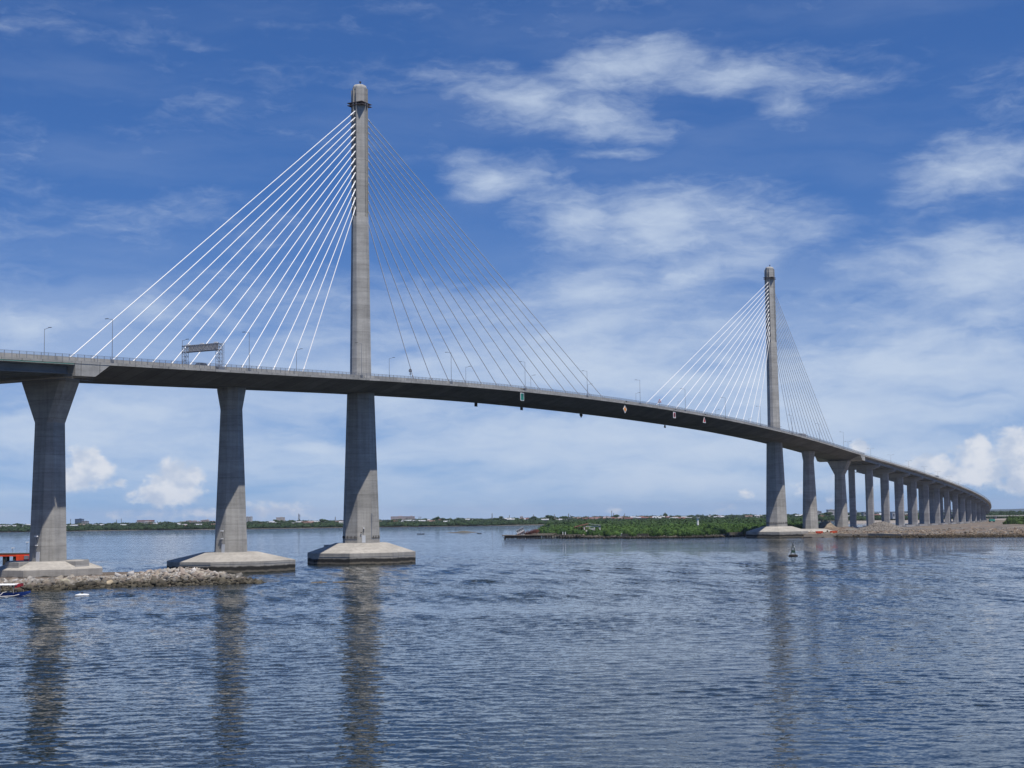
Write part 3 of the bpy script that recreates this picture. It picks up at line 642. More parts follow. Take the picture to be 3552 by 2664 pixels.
# stay cables
def stay(s_t, s_d, za):
    mb = MB(); sg = 1 if s_d > s_t else -1
    a = Vector(P(s_t+sg*2.3, 0, za)); b = Vector(P(s_d, 0, FZ(s_d)+.5)); d = (b-a).normalized(); Lg = (b-a).length
    mb.tube(a-d*.1, a+d*1.15, .15, 10, 0); mb.tube(a+d*1.15, a+d*1.35, .11, 8, 1); mb.tube(a+d*1.3, a+d*3.3, .19, 10, 0); mb.tube(a+d*3.3, a+d*3.45, .15, 8, 1)
    mb.tube(a+d*3.4, b, .122, 12, 0); mb.tube(b-d*4.2, b, .19, 10, 0)
    return mb.build('stay_cable', [M['cable'], M['ring']], bridge)
for k in range(14):
    stay(0, -121+7*k, ANCH[k]); stay(0, 180-11.45*k, ANCH[k]); stay(390, 209.5+11.6*k, ANCH[k]); stay(390, 511-7*k, ANCH[k])

# ------------------------------------------------------------------ APPROACH VIADUCTS
def viaduct(name, label, s0, s1):
    x, y, _ = P((s0+s1)/2); v = empty(name, (x, y, 0), label, 'viaduct'); n_ = {}
    mb = MB(); sweep(mb, [(14, 0), (14, .47), (-14, .47), (-14, 0), (-12.5, -.25), (12.5, -.25)], s0, s1, 8); mb.build('deck', M['fascia'], v)
    mb = MB(); sweep(mb, [(11.9, .478), (11.9, .486), (-11.9, .486), (-11.9, .478)], s0, s1, 8); mb.build('roadway', M['asphalt'], v)
    for sg in (1, -1):
        mb = MB(); sweep(mb, [(sg*12.0, .476), (sg*12.1, 1.5), (sg*12.35, 1.5), (sg*12.5, .476)], s0, s1, 8); mb.build('parapet', M['fascia'], v)
    for wv in (-11.4, -7.6, -3.8, 0, 3.8, 7.6, 11.4):
        mb = MB(); sweep(mb, [(wv-.5, -.26), (wv-.5, -.42), (wv-.12, -.5), (wv-.12, -1.8), (wv-.38, -1.95), (wv-.38, -2.2), (wv+.38, -2.2), (wv+.38, -1.95), (wv+.12, -1.8), (wv+.12, -.5), (wv+.5, -.42), (wv+.5, -.26)], s0, s1, 8)
        mb.build('girder', M['girder'], v)
    railing(s0, s1, v, fine=.14 if s1 < 700 else 0, step=2.0)
    return v
vl = viaduct('approach_viaduct', 'grey concrete approach viaduct with steel-grey girders running out of frame on the left', -232, -130.004)
mb = MB(); sweep(mb, [(14.6, -.3), (14.6, -.18), (14.45, -.18), (14.45, -.3)], -232, -131, 8); mb.build('service_pipe', M['teal'], vl)
mb = MB(); sweep(mb, [(13.3, -.40), (13.3, -.30), (14.7, -.30), (14.7, -.40)], -232, -131, 8); mb.build('pipe_bracket', M['fascia'], vl)
vr = viaduct('approach_viaduct', 'long curving concrete approach viaduct on twin columns over the right bank', 520.004, 1500)
BENTS = [558.8+40.157*i for i in range(21)]
def bent(s, v):
    ax = AXs(s); z = FZ(s)-2.22
    mb = MB(); pts = [(-12.6, z), (-12.6, z-1.5), (-7.6, z-2.9), (8.6, z-2.9), (12.6, z-1.5), (12.6, z)]
    r0_ = [P(s-1.15, a, b) for a, b in pts]; r1_ = [P(s+1.15, a, b) for a, b in pts]; mb.loft([r0_, r1_]); mb.build('pier_cap', M['viad'], v)
    for wv in (6.25, -5.2):
        x, y, _ = P(s, wv); mb = MB(); c = .35; a_p, a_a = 1.95, 1.05
        mb.loft([regpoly(x, y, a_p, a_a, c, zz, ax) for zz in (1.0, z-1.5, z-1.0)]) if z > 4.5 else mb.box((x, y, 2), (1, 1, 2))
        mb.build('column', M['viad'], v)
    mb = MB(); x, y, _ = P(s, .5); mb.box((x, y, 1.9), (4.6, 19, 2.9), ax); mb.build('foundation', M['viad'], v)
    for e in (13.4, -13.4):
        mb = MB(); x, y, _ = P(s, e); mb.box((x, y, z-1.6), (3.4, 1.5, .1), ax)
        for k in (-1.6, 0, 1.6): x2, y2, _ = P(s+k, e+(.7 if e > 0 else -.7)); mb.tube((x2, y2, z-1.6), (x2, y2, z-.5), .04, 4)
        mb.tube(P(s-1.6, e+(.7 if e > 0 else -.7), z-.5), P(s+1.6, e+(.7 if e > 0 else -.7), z-.5), .04, 4)
        mb.build('inspection_platform', M['dark'], v)
for s in BENTS:
    if FZ(s) > 9: bent(s, vr)
for i in range(1, len(BENTS)-4): mb = MB(); mb.box(P((BENTS[i]+BENTS[i+1])/2, 6.25, 2.3), (36, 1.4, 1.5), AXs(BENTS[i]+20)); mb.build('tie_beam', M['viad'], vr)

# ------------------------------------------------------------------ STREET LAMPS
def lamp_proto(double):
    o = empty('street_lamp', (0, 0, 0), 'x', 'street lamp')
    mb = MB(); mb.tube((0, 0, 0), (0, 0, 10.1), .085, 8, r2=.05); mb.build('pole', M['steel'], o)
    mb = MB(); mb.box((0, 0, .5), (.55, .55, 1.0)); mb.build('base_box', M['steel'], o)
    for sg in ((1, -1) if double else (1,)):
        mb = MB(); mb.tube((0, 0, 10.0), (sg*1.3, 0, 10.25), .045, 6); mb.build('arm', M['steel'], o)
        mb = MB(); mb.box((sg*1.75, 0, 10.32), (.85, .30, .11)); mb.build('lamp_head', M['dark'], o)
    return o
lp = lamp_proto(False); lp2 = lamp_proto(True); used = [False, False]
def put_lamp(s, wv, double, label, group, z=None):
    i = 1 if double else 0; src = (lp, lp2)[i]
    o = src if not used[i] else copy_tree(src); used[i] = True
    x, y, _ = P(s, wv); o.location = (x, y, FZ(s)+(.47 if z is None else z)); h = float(np.interp(s, _S, _H))
    o.rotation_euler = (0, 0, math.pi-h if wv >= 0 else -h)   # arm reaches over the road
    o['label'] = label; o['category'] = 'street lamp'; o['group'] = group
ORD = ['first', 'second', 'third', 'fourth', 'fifth', 'sixth', 'seventh', 'eighth', 'ninth', 'tenth', 'eleventh', 'twelfth']
g1 = 'street lamps along the near edge of the bridge deck'; g2 = 'street lamps along the far edge of the bridge deck'
for k, s in enumerate([-118, -69.3, -18.8, 31.2, 81, 130.8, 180.5, 229.7, 279.8, 329.4, 379.9, 429, 477]):
    if s < 0: lb = ['tall lamp on the near deck edge among the outermost left stays', 'tall lamp on the near deck edge just right of the sign gantry', 'tall lamp on the near deck edge standing in front of the left pylon'][k]
    elif s < 390: lb = f'tall near-edge lamp between the pylons, {ORD[k-3]} to the right of the left pylon'
    else: lb = f'tall lamp on the near deck edge, {ORD[k-11]} to the right of the right pylon'
    put_lamp(s, 13.1, False, lb, g1)
for k, s in enumerate([-113, -64.5, -14.3, 35.8, 85.5, 135.4, 186.6, 236.6, 286.6, 337.2, 387.2, 437.3, 487]):
    if s < 0: lb = ['lamp on the far deck edge at the extreme left, left of all the stays', 'lamp on the far deck edge just left of the sign gantry', 'lamp on the far deck edge between the innermost left stays and the left pylon'][k]
    elif s < 387: lb = f'far-edge lamp between the pylons, {ORD[k-3]} to the right of the left pylon'
    else: lb = f'lamp on the far deck edge, {ORD[k-10]} from the right pylon onwards'
    put_lamp(s, -13.1, False, lb, g2)
for k in range(11):
    s = 534+53.5*k; put_lamp(s, 0, True, f'double-armed lamp on the curving viaduct, {ORD[k]} past the bridge end', 'double-armed lamps on the right viaduct', .49)

# ------------------------------------------------------------------ SIGN GANTRY
g = empty('sign_gantry', P(-81, 8, FZ(-81)+.5), 'grey steel lattice gantry over the carriageway among the left stays', 'gantry')
gz = FZ(-81)+.5; Hg = 6.6
def gp(s, w_, z): return P(-81+s, w_, gz+z)
for wv, nm in ((13.0, 1), (2.2, 0)):
    mb = MB()
    for ds_ in (-.75, .75):
        for dw in (-.35, .35): mb.tube(gp(ds_, wv+dw, 0), gp(ds_, wv+dw, Hg), .075, 6)
    for k in range(7):
        z0 = .2+k*.95
        for dw in (-.35, .35):
            mb.tube(gp(-.75, wv+dw, z0), gp(.75, wv+dw, z0), .04, 5); mb.tube(gp(-.75 if k % 2 else .75, wv+dw, z0), gp(.75 if k % 2 else -.75, wv+dw, z0+.95), .04, 5)
    mb.build('lattice_leg', M['steel'], g)
mb = MB()
for z0 in (Hg-1.5, Hg):
    for ds_ in (-.75, .75): mb.tube(gp(ds_, 13.4, z0), gp(ds_, 1.8, z0), .11, 8)
for k in range(10):
    wv = 13.0-k*1.2
    for ds_ in (-.75, .75): mb.tube(gp(ds_, wv, Hg-1.5), gp(ds_, wv, Hg), .05, 5); mb.tube(gp(ds_, wv, Hg-1.5), gp(ds_, max(wv-1.2, 2.2), Hg), .035, 5)
    mb.tube(gp(-.75, wv, Hg), gp(.75, wv, Hg), .05, 5)
mb.build('truss_beam', M['rail'], g)
mb = MB(); vs = [gp(.55, 12.2, Hg-1.45), gp(.55, 2.9, Hg-1.45), gp(.55, 2.9, Hg-.15), gp(.55, 12.2, Hg-.15), gp(.62, 12.2, Hg-1.45), gp(.62, 2.9, Hg-1.45), gp(.62, 2.9, Hg-.15), gp(.62, 12.2, Hg-.15)]
mb.add(vs, [(0, 1, 2, 3), (7, 6, 5, 4), (0, 4, 5, 1), (1, 5, 6, 2), (2, 6, 7, 3), (3, 7, 4, 0)]); mb.build('sign_panel', M['wallgrey'], g)
for wv in (12.0, 7.6, 3.2): mb = MB(); mb.box(gp(0, wv, Hg+.28), (.5, .9, .4), AX); mb.build('scanner', M['white'], g)
mb = MB()
for ds_ in (1.25, 1.7): mb.tube(gp(ds_, 13.2, 1.6), gp(ds_, 13.2, Hg+.6), .04, 5)
for k in range(12): mb.tube(gp(1.25, 13.2, 1.8+k*.45), gp(1.7, 13.2, 1.8+k*.45), .03, 5)
for k in range(6): mb.tube(gp(1.25, 13.2, 2.4+k*.8), gp(.75, 13.2, 2.4+k*.8), .03, 5)
mb.build('ladder', M['steel'], g)
mb = MB(); mb.box(gp(0, 13.7, .1), (2.2, .5, 1.2), AX); mb.build('base_plinth', M['steel'], g)

# ------------------------------------------------------------------ NAVIGATION MARKS
def mark(s, zc_, outer, inner, m_in, label, near=True, cut=None):
    wv = 14.25 if near else -14.25; x, y, _ = P(s, wv); o = empty('navigation_mark', (x, y, FZ(s)), label, 'navigation mark', 'navigation marks hung on the bridge deck')
    def plate(pts, w0, w1, nm, mt):
        mb = MB(); mb.loft([[P(s+a, w0, zc_+b) for a, b in pts], [P(s+a, w1, zc_+b) for a, b in pts]]); return mb.build(nm, mt, o)
    plate(outer, wv, wv+(.08 if near else -.08), 'border_plate', M['white'] if near else M['dark'])
    if near:
        plate(inner, wv+.083, wv+.12, 'colour_panel', m_in)
        if cut: plate(cut, wv+.123, wv+.15, 'symbol', M['dark'])
        mb = MB()
        for a in (-.5, 0, .5): mb.tube(P(s+a, wv, zc_+.9), P(s+a, wv-.1, FZ(s)+.1), .04, 5)
        mb.tube(P(s-.3, wv-.1, FZ(s)+.5), P(s-.3, wv+.7, FZ(s)+.75), .05, 5); mb.box(P(s-.3, wv+.8, FZ(s)+.72), (.35, .4, .25), AX); mb.box(P(s+.5, wv+.6, FZ(s)+.62), (.35, .4, .25), AX)
        mb.build('bracket_light', M['dark'], o)
    else:
        mb = MB()
        for a in (-.4, .4): mb.tube(P(s+a, wv, zc_+.5), P(s+a, wv+.1, FZ(s)+.1), .05, 5)
        mb.build('hanger', M['dark'], o)
rect = lambda a, b: [(-a, -b), (a, -b), (a, b), (-a, b)]
diam = lambda a, b: [(0, -b), (a, 0), (0, b), (-a, 0)]
tri = lambda a, b: [(-a, -b), (a, -b), (a*.12, b), (-a*.12, b)]
ell = lambda a, b: [(a*math.cos(t), b*math.sin(t)) for t in [2*math.pi*i/16 for i in range(16)]]
mark(76.4, 53.75, rect(1.3, 1.35), rect(1.02, 1.1), M['green'], 'green square navigation mark with white border under the near deck edge')
mark(162.5, 54.4, diam(1.75, 1.6), diam(1.2, 1.12), M['orange'], 'orange diamond navigation mark with white border under the near deck edge')
mark(213.9, 54.9, rect(1.3, 1.3), ell(.95, 1.02), M['red'], 'white rectangular mark with a dark oval under the near deck edge', True, ell(.6, .68))
mark(249.1, 54.55, tri(1.75, 1.2), tri(1.1, .8), M['red'], 'red triangular navigation mark with white border near the right stays')
mark(94.6, 53.6, rect(1.05, .8), None, None, 'dark square mark hanging under the far deck edge, left of the green mark', False)
mark(129.7, 54.3, rect(1.05, .8), None, None, 'dark square mark hanging under the far deck edge, just below the green mark', False)
mark(182.2, 54.5, diam(1.6, 1.25), None, None, 'dark diamond mark hanging under the far deck edge at midspan', False)
mark(272.6, 54.4, tri(1.3, 1.05), None, None, 'dark triangular mark hanging under the far deck edge', False)

# round road sign seen edge-on beside the left pylon, warning sign, orange board
x, y, z = P(8, 12.6, FZ(8)+1.45); o = empty('road_sign', (x, y, z), 'round road sign on a post on the parapet just right of the left pylon', 'road sign')
mb = MB(); mb.tube((x, y, z), (x, y, z+2.6), .06, 6); mb.build('post', M['steel'], o)
mb = MB(); ax_ = Vector((-AX[0], -AX[1], 0)); c = Vector((x, y, z+2.35)); mb.tube(c+ax_*.05, c+ax_*.11, .55, 18); mb.build('sign_disc', M['plate'], o)
mb = MB(); mb.tube(c+ax_*.113, c+ax_*.135, .40, 18); mb.build('sign_face', M['roofgrey'], o)
mb = MB(); mb.box((x, y, z+1.35), (.06, .6, .35), AX); mb.build('sub_plate', M['steel'], o)
x, y, z = P(202, 12.6, FZ(202)+1.45); o = empty('road_sign', (x, y, z), 'white triangular warning sign on a post left of the right stays', 'road sign')
mb = MB(); mb.tube((x, y, z), (x, y, z+2.2), .06, 6); mb.build('post', M['steel'], o)
mb = MB(); mb.loft([[(x+PR[0]*a+AX[0]*b-AX[0]*.08, y+PR[1]*a+AX[1]*b-AX[1]*.08, z+1.9+c_) for a, c_ in ((-.85, -.6), (.85, -.6), (0, .95))] for b in (0, .04)]); mb.build('sign_plate', M['red'], o)
mb = MB(); mb.loft([[(x+PR[0]*a+AX[0]*b-AX[0]*.08, y+PR[1]*a+AX[1]*b-AX[1]*.08, z+1.9+c_) for a, c_ in ((-.55, -.42), (.55, -.42), (0, .6))] for b in (-.04, -.003)]); mb.build('sign_face', M['white'], o)
x, y, z = P(713, 0, FZ(713)+.49); o = empty('sign_board', (x, y, z), 'orange-red board on two thin legs above the curving viaduct', 'sign')
mb = MB(); mb.box((x, y, z+4.2), (.12, 2.3, 1.7), AXs(713)); mb.build('board', M['board'], o)
for q in (-.9, .9):
    mb = MB(); a = P(713, q, z); mb.tube(a, (a[0], a[1], z+3.4), .06, 5); mb.build('leg', M['steel'], o)

# ------------------------------------------------------------------ VEHICLES
def wheel(mb, c, r_, wd, ax):
    d = Vector((-ax[1], ax[0], 0)); c = Vector(c); mb.tube(c-d*wd/2, c+d*wd/2, r_, 14)
def truck(s, wv, label, cm):
    ax = AXs(s); x, y, z = P(s, wv, FZ(s)+.49); o = empty('truck', (x, y, z), label, 'truck', 'trucks on the bridge')
    def pt(a, b, h_): return (x+ax[0]*a-ax[1]*b, y+ax[1]*a+ax[0]*b, z+h_)
    mb = MB(); mb.box(pt(-1.0, 0, 2.15), (6.6, 2.3, 2.3), ax); mb.build('cargo_box', cm, o)
    mb = MB(); mb.box(pt(0, 0, .8), (9, 1.0, .3), ax); mb.build('chassis', M['dark'], o)
    mb = MB(); rr = [[pt(a, b*1.1, h_) for a, h_ in ((2.6, .6), (4.6, .6), (4.6, 1.6), (4.1, 2.6), (2.6, 2.6))] for b in (-1, 1)]; mb.loft(rr); cb = mb.build('cab', M['white'], o)
    mb = MB(); rr = [[pt(a, b*1.0, h_) for a, h_ in ((4.62, 1.65), (4.64, 1.67), (4.2, 2.5), (4.16, 2.48))] for b in (-1, 1)]; mb.loft(rr); mb.build('windscreen', M['glass'], cb)
    for a in (3.6, -3.2):
        for b in (-1, 1):
            mb = MB(); wheel(mb, pt(a, b, .5), .5, .3, ax); mb.build('wheel', M['ring'], o)
truck(413, 8.5, 'grey box truck on the near carriageway just past the right pylon', M['wallgrey'])
truck(752, 8.0, 'dark grey box truck on the curving viaduct', M['girder'])
s = -83; ax = AX; x, y, z = P(s, 9.5, FZ(s)+.49); o = empty('car', (x, y, z), 'dark car under the sign gantry, only its roof showing over the parapet', 'car')
def pt(a, b, h_): return (x+ax[0]*a-ax[1]*b, y+ax[1]*a+ax[0]*b, z+h_)
mb = MB(); mb.loft([[pt(a, b*.9, h_) for a, h_ in ((-2.3, .35), (2.3, .35), (2.35, .8), (1.5, 1.0), (-2.2, 1.1))] for b in (-1, 1)]); mb.build('body', M['dark'], o)
mb = MB(); mb.loft([[pt(a, b*.8, h_) for a, h_ in ((-2.1, 1.08), (1.3, 1.0), (.5, 1.75), (-1.5, 1.8))] for b in (-1, 1)]); mb.build('cabin', M['glass'], o)
for a in (-1.4, 1.5):
    for b in (-.85, .85): mb = MB(); wheel(mb, pt(a, b, .33), .33, .22, ax); mb.build('wheel', M['ring'], o)

# ------------------------------------------------------------------ JETTY WITH RED GIRDERS, LEFT EDGE
JL = []
j = empty('jetty', (-117, 345, 0), 'red steel jetty frame on dark piles beside the left end pier', 'jetty')
mb = MB(); mb.box((-118, 345, 6.15), (15, 3.6, .22)); mb.build('deck_slab', M['mud'], j)
mb = MB(); mb.box((-118, 343.4, 5.72), (15, .3, .42)); mb.build('side_girder', M['redsteel'], j); mb = MB(); mb.box((-118, 346.6, 5.75), (15, .3, .55)); mb.build('side_girder', M['redsteel'], j)
mb = MB(); mb.box((-113.2, 343.3, 5.1), (5.6, .6, 1.15)); mb.box((-111.0, 343.0, 4.7), (.9, .8, 1.5)); mb.build('bracing_girder', M['redsteel'], j)
mb = MB(); mb.box((-113.5, 342.85, 5.25), (1.0, .5, .85)); mb.build('junction_box', M['steel'], j)
for xx in (-119.0, -116.6, -123.0):
    for yy in (343.8, 346.2):
        mb = MB(); mb.tube((xx, yy, -1.5), (xx, yy, 5.5), .38, 10); mb.build('pile', M['timber'], j)
for (xx, hh, lb) in ((-117.4, 7.4, 'low'), (-114.0, 8.7, 'tall')):
    l_ = empty('work_lamp', (xx, 344.5, 6.26), f'{lb} lamp on a thin pole on the red jetty', 'work lamp')
    JL.append(l_)
    mb = MB(); mb.tube((xx, 344.5, 6.26), (xx, 344.5, hh), .05, 5); mb.build('pole', M['steel'], l_)
    mb = MB(); mb.box((xx+.1, 344.5, hh+.05), (.7, .3, .18)); mb.build('lamp_head', M['white'], l_)

JL.append(j)
bpy.context.view_layer.update()
for q in JL:      # the jetty stands behind the shadow of the deck, out in the sun
    l = q.location; q.location = (l.x*1.095, l.y*1.095, CAMH+(l.z-CAMH)*1.095); q.scale = (1.095,)*3

# ------------------------------------------------------------------ OUTRIGGER BOAT, LEFT EDGE
bo = empty('outrigger_boat', (-93, 270, 0), 'blue and white outrigger boat with white canopy and red tarp at the left edge', 'boat')
bx, by = -96.0, 270.5
def bp_(a, b, z): return (bx+a, by+b, z)
mb = MB(); rings = []
for a, hw, zb_, zt_ in ((-7, .35, .25, .75), (-5, .55, -.15, .65), (0, .65, -.3, .6), (4, .6, -.2, .62), (6, .35, .05, .72), (7.3, .04, .55, .95)):
    rings.append([bp_(a, -hw, zt_), bp_(a, -hw*.55, zb_), bp_(a, hw*.55, zb_), bp_(a, hw, zt_)])
mb.loft(rings); mb.build('hull', M['blue'], bo)
mb = MB(); mb.box(bp_(-1.2, 0, .95), (4.2, 1.0, .6)); mb.build('cabin', M['white'], bo)
mb = MB(); mb.loft([[bp_(a, -1.0, 2.0+d), bp_(a, 0, 2.2+d), bp_(a, 1.0, 2.0+d), bp_(a, 1.0, 2.08+d), bp_(a, 0, 2.28+d), bp_(a, -1.0, 2.08+d)] for a, d in ((-6, 0), (4.6, 0), (5.1, .05))]); mb.build('canopy', M['white'], bo)
mb = MB()
for a in (-5, -2, 1.5, 4.4):
    for b in (-.6, .6): mb = MB(); mb.tube(bp_(a, b, .5), bp_(a, b*1.4, 2.02), .04, 5); mb.build('canopy_post', M['peel'], bo)
mb = MB(); mb.loft([[bp_(4.7, -.9, 1.5), bp_(4.7, .9, 1.5), bp_(4.7, .9, 2.15), bp_(4.7, -.9, 2.15)], [bp_(5.7, -.8, 1.75), bp_(5.7, .8, 1.75), bp_(5.7, .8, 2.3), bp_(5.7, -.8, 2.3)]]); mb.build('tarp', M['canvasred'], bo)
for sd in (-1, 1):
    mb = MB(); pts = [bp_(-7, sd*3.2, .1), bp_(3, sd*3.2, .08), bp_(5.2, sd*3.1, .16), bp_(6.2, sd*2.9, .4)]
    for k in range(3): mb.tube(pts[k], pts[k+1], .085, 7)
    mb.build('outrigger_float', M['peel'], bo)
for a in (-4, 2.6):
    mb = MB(); pts = [bp_(a, -3.2, .12), bp_(a+.4, -2.2, .75), bp_(a+.5, 0, .85), bp_(a+.4, 2.2, .75), bp_(a, 3.2, .12)]
    for k in range(4): mb.tube(pts[k], pts[k+1], .06, 6)
    mb.build('outrigger_arm', M['peel'], bo)

# small white float craft
f = empty('small_boat', (-78.6, 268.3, 0), 'tiny white float raft drifting in front of the rubble bank', 'boat')
for q in (-.42, .42):
    mb = MB(); mb.loft([[(-78.6+a, 268.3+q-wd, h_*.4), (-78.6+a, 268.3+q+wd, h_*.4), (-78.6+a, 268.3+q+wd*.6, h_), (-78.6+a, 268.3+q-wd*.6, h_)] for a, wd, h_ in ((-1.15, .1, .22), (-.8, .26, .3), (.8, .26, .3), (1.15, .1, .22))]); mb.build('float', M['white'], f)
mb = MB(); mb.box((-78.6, 268.3, .33), (1.1, 1.0, .07)); mb.build('crosspiece', M['white'], f)
mb = MB(); mb.box((-78.6, 268.3, .48), (.35, .3, .22)); mb.build('bundle', M['dark'], f)

# ------------------------------------------------------------------ BUOY
bx, by = 84.5, 446.5
b_ = empty('channel_buoy', (bx, by, 0), 'green lattice channel buoy floating in front of the right pylon', 'buoy')
mb = MB(); mb.loft([[(bx+r_*math.cos(2*math.pi*i/20), by+r_*math.sin(2*math.pi*i/20), z) for i in range(20)] for r_, z in ((.9, -.6), (1.35, -.1), (1.4, .35), (1.2, .5), (.6, .62))]); mb.build('float_body', M['buoyrust'], b_)
for k in range(4):
    a = math.pi/4+k*math.pi/2; mb = MB(); mb.tube((bx+.95*math.cos(a), by+.95*math.sin(a), .5), (bx+.25*math.cos(a), by+.25*math.sin(a), 3.3), .055, 6); mb.build('tower_leg', M['buoy'], b_)
mb = MB(); mb.loft([[(bx+r_*math.cos(math.pi/4+k*math.pi/2), by+r_*math.sin(math.pi/4+k*math.pi/2), z) for k in range(4)] for r_, z in ((.86, 1.1), (.68, 1.9))]); mb.build('daymark_panel', M['buoy'], b_)
mb = MB(); mb.tube((bx, by, 2.75), (bx, by, 2.85), .42, 12); mb.tube((bx, by, 3.25), (bx, by, 3.33), .3, 12); mb.build('tower_platform', M['buoy'], b_)
mb = MB(); mb.tube((bx, by, 3.3), (bx, by, 3.75), .15, 10); mb.build('lantern', M['dark'], b_)
bd = MB(); bd.tube((bx-.25, by, 3.95), (bx+.25, by, 3.98), .09, 8, r2=.05); bd.tube((bx+.2, by, 3.98), (bx+.32, by, 4.12), .05, 6); bd.tube((bx-.2, by, 3.95), (bx-.42, by, 3.88), .03, 5); bd.tube((bx, by-.03, 3.75), (bx, by-.03, 3.92), .02, 4)
tag(bd.build('bird', M['dark']), 'small dark bird perched on top of the green buoy', 'bird')
mb = MB(); mb.box((bx+.35, by-.2, 2.9), (.25, .25, .25)); mb.build('radar_reflector', M['white'], b_)

for (x, y, ln, lb) in ((-40.8, 308, 3.4, 'brown floating log on the water, left of the pylon reflection'), (-35.9, 308.2, 4.2, 'pale driftwood log floating by the pylon reflection')):
    mb = MB(); mb.tube((x-ln/2, y, .02), (x+ln*.1, y+.2, .07), .16, 7, r2=.2); mb.tube((x+ln*.1, y+.2, .07), (x+ln/2, y, .04), .2, 7, r2=.1); mb.tube((x, y, .1), (x+.5, y+.3, .5), .06, 5); tag(mb.build('driftwood', M['planks']), lb, 'driftwood', 'driftwood logs')

# ------------------------------------------------------------------ MANGROVE ISLAND AND SHORES
ISL = [(14, 1010), (20, 900), (27, 858), (40, 836), (52, 826), (66, 812), (82, 803), (98, 799), (112, 806), (128, 826), (150, 822), (168, 832), (188, 875), (208, 960), (228, 1080), (236, 1180), (290, 1400), (330, 1640), (60, 1660), (38, 1300), (22, 1150)]
def hisl(x, y, d): return 1.0*(1-math.exp(-max(0, d)/3.5)) - .3*max(0, -d) + .12*fb(x, y, .2)-.05
terrain('island_ground', ISL, 9, hisl, M['mud'])
def leaves(name, centres, radii, per, size, cols, hull=None, kind='stuff'):
    """leaf clumps: small triangles over the upper shells of many crowns, with a rough dark hull below"""
    n = len(centres); tot = n*per; idx = np.repeat(np.arange(n), per)
    u = rng.uniform(-.25, 1, tot); ph = rng.uniform(0, 2*np.pi, tot); rr = np.sqrt(np.clip(1-u*u, 0, 1)); rad = rng.uniform(.72, 1.12, tot)
    D = np.stack([rr*np.cos(ph), rr*np.sin(ph), u], 1); Pp = centres[idx]+D*radii[idx]*rad[:, None]
    sz_ = size*rng.uniform(.6, 1.4, tot)
    nrm = D+rng.normal(0, .40, (tot, 3)); nrm /= np.linalg.norm(nrm, axis=1)[:, None]
    t1 = np.cross(nrm, rng.normal(0, 1, (tot, 3))); t1 /= np.linalg.norm(t1, axis=1)[:, None]; t2 = np.cross(nrm, t1)
    V = np.stack([Pp+t1*sz_[:, None]*.8, Pp-t1*sz_[:, None]*.5+t2*sz_[:, None]*.6, Pp-t1*sz_[:, None]*.5-t2*sz_[:, None]*.6], 1).reshape(-1, 3)
    tint = cols[idx]*rng.uniform(.85, 1.18, (tot, 1)); return V, np.arange(tot*3).reshape(-1, 3), np.repeat(tint, 3, 0)
def greens(n, a=(.03, .065, .02), b=(.07, .12, .035)):
    t = rng.uniform(0, 1, (n, 1)); return np.array(a)*(1-t)+np.array(b)*t
def hull_mesh(centres, radii, sc=.86):
    base = []; ph = [2*math.pi*i/7 for i in range(7)]
    for zz, r_ in ((-.35, .9), (.25, .95), (.72, .62)): base += [(r_*math.cos(p), r_*math.sin(p), zz) for p in ph]
    base.append((0, 0, .98)); base = np.array(base); fs = []
    for k in range(2):
        for i in range(7): j_ = (i+1) % 7; fs += [(k*7+i, k*7+j_, (k+1)*7+j_), (k*7+i, (k+1)*7+j_, (k+1)*7+i)]
    for i in range(7): fs.append((14+i, 14+(i+1) % 7, 21))
    fs = np.array(fs); n = len(centres); V = centres[:, None, :]+base[None]*radii[:, None, :]*sc*rng.uniform(.85, 1.15, (n, 22, 1))
    return V.reshape(-1, 3), (fs[None]+(np.arange(n)*22)[:, None, None]).reshape(-1, 3)
def thicket(name, label, pts, rx, rz, per, size, cols):
    """pts (n,3): foot of each bush"""
    n = len(pts); k = rng.uniform(.75, 1.3, (n, 1)); rad = np.concatenate([rx*k, rx*k, rz*rng.choice([.7, .9, 1.0, 1.15, 1.45], (n, 1))*rng.uniform(.85, 1.15, (n, 1))], 1); c = pts+np.stack([np.zeros(n), np.zeros(n), rad[:, 2]*.55], 1)
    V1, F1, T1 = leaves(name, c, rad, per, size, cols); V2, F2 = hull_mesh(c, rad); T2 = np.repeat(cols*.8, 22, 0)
    o = quick(name, np.r_[V1, V2], np.r_[F1, F2+len(V1)], M['leaf'], np.r_[T1, T2]); return tag(o, label, 'foliage', None, 'stuff')
# island thicket: dense bushes near the front shore, bigger and darker behind
pts = []; 
while len(pts) < 4200:
    x = random.uniform(12, 235); y = 800+260*random.random()**1.6; d = edist(ISL, x, y)
    if 38 < x < 52 and y < 873 and random.random() < .85: continue
    if d > 3.0+2.2*fb(x, y, .05): pts.append((x, y, .7+max(0, fb(x, y, .02, 2.))*1.3))
pts = np.array(pts); gap = np.array([fb(p[0], p[1], .03, 4.) for p in pts]); pts = pts[gap < .75]
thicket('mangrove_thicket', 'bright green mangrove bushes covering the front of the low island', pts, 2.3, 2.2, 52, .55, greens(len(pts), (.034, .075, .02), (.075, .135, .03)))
pts = []
while len(pts) < 2600:
    x = random.uniform(20, 330); y = random.uniform(1050, 1650); d = edist(ISL, x, y)
    if d > 3: pts.append((x, y, 1.0))
pts = np.array(pts); thicket('mangrove_forest', 'darker mangrove forest on the back of the low island', pts, 4.6, 2.7, 34, 1.0, greens(len(pts), (.026, .055, .018), (.048, .085, .027)))
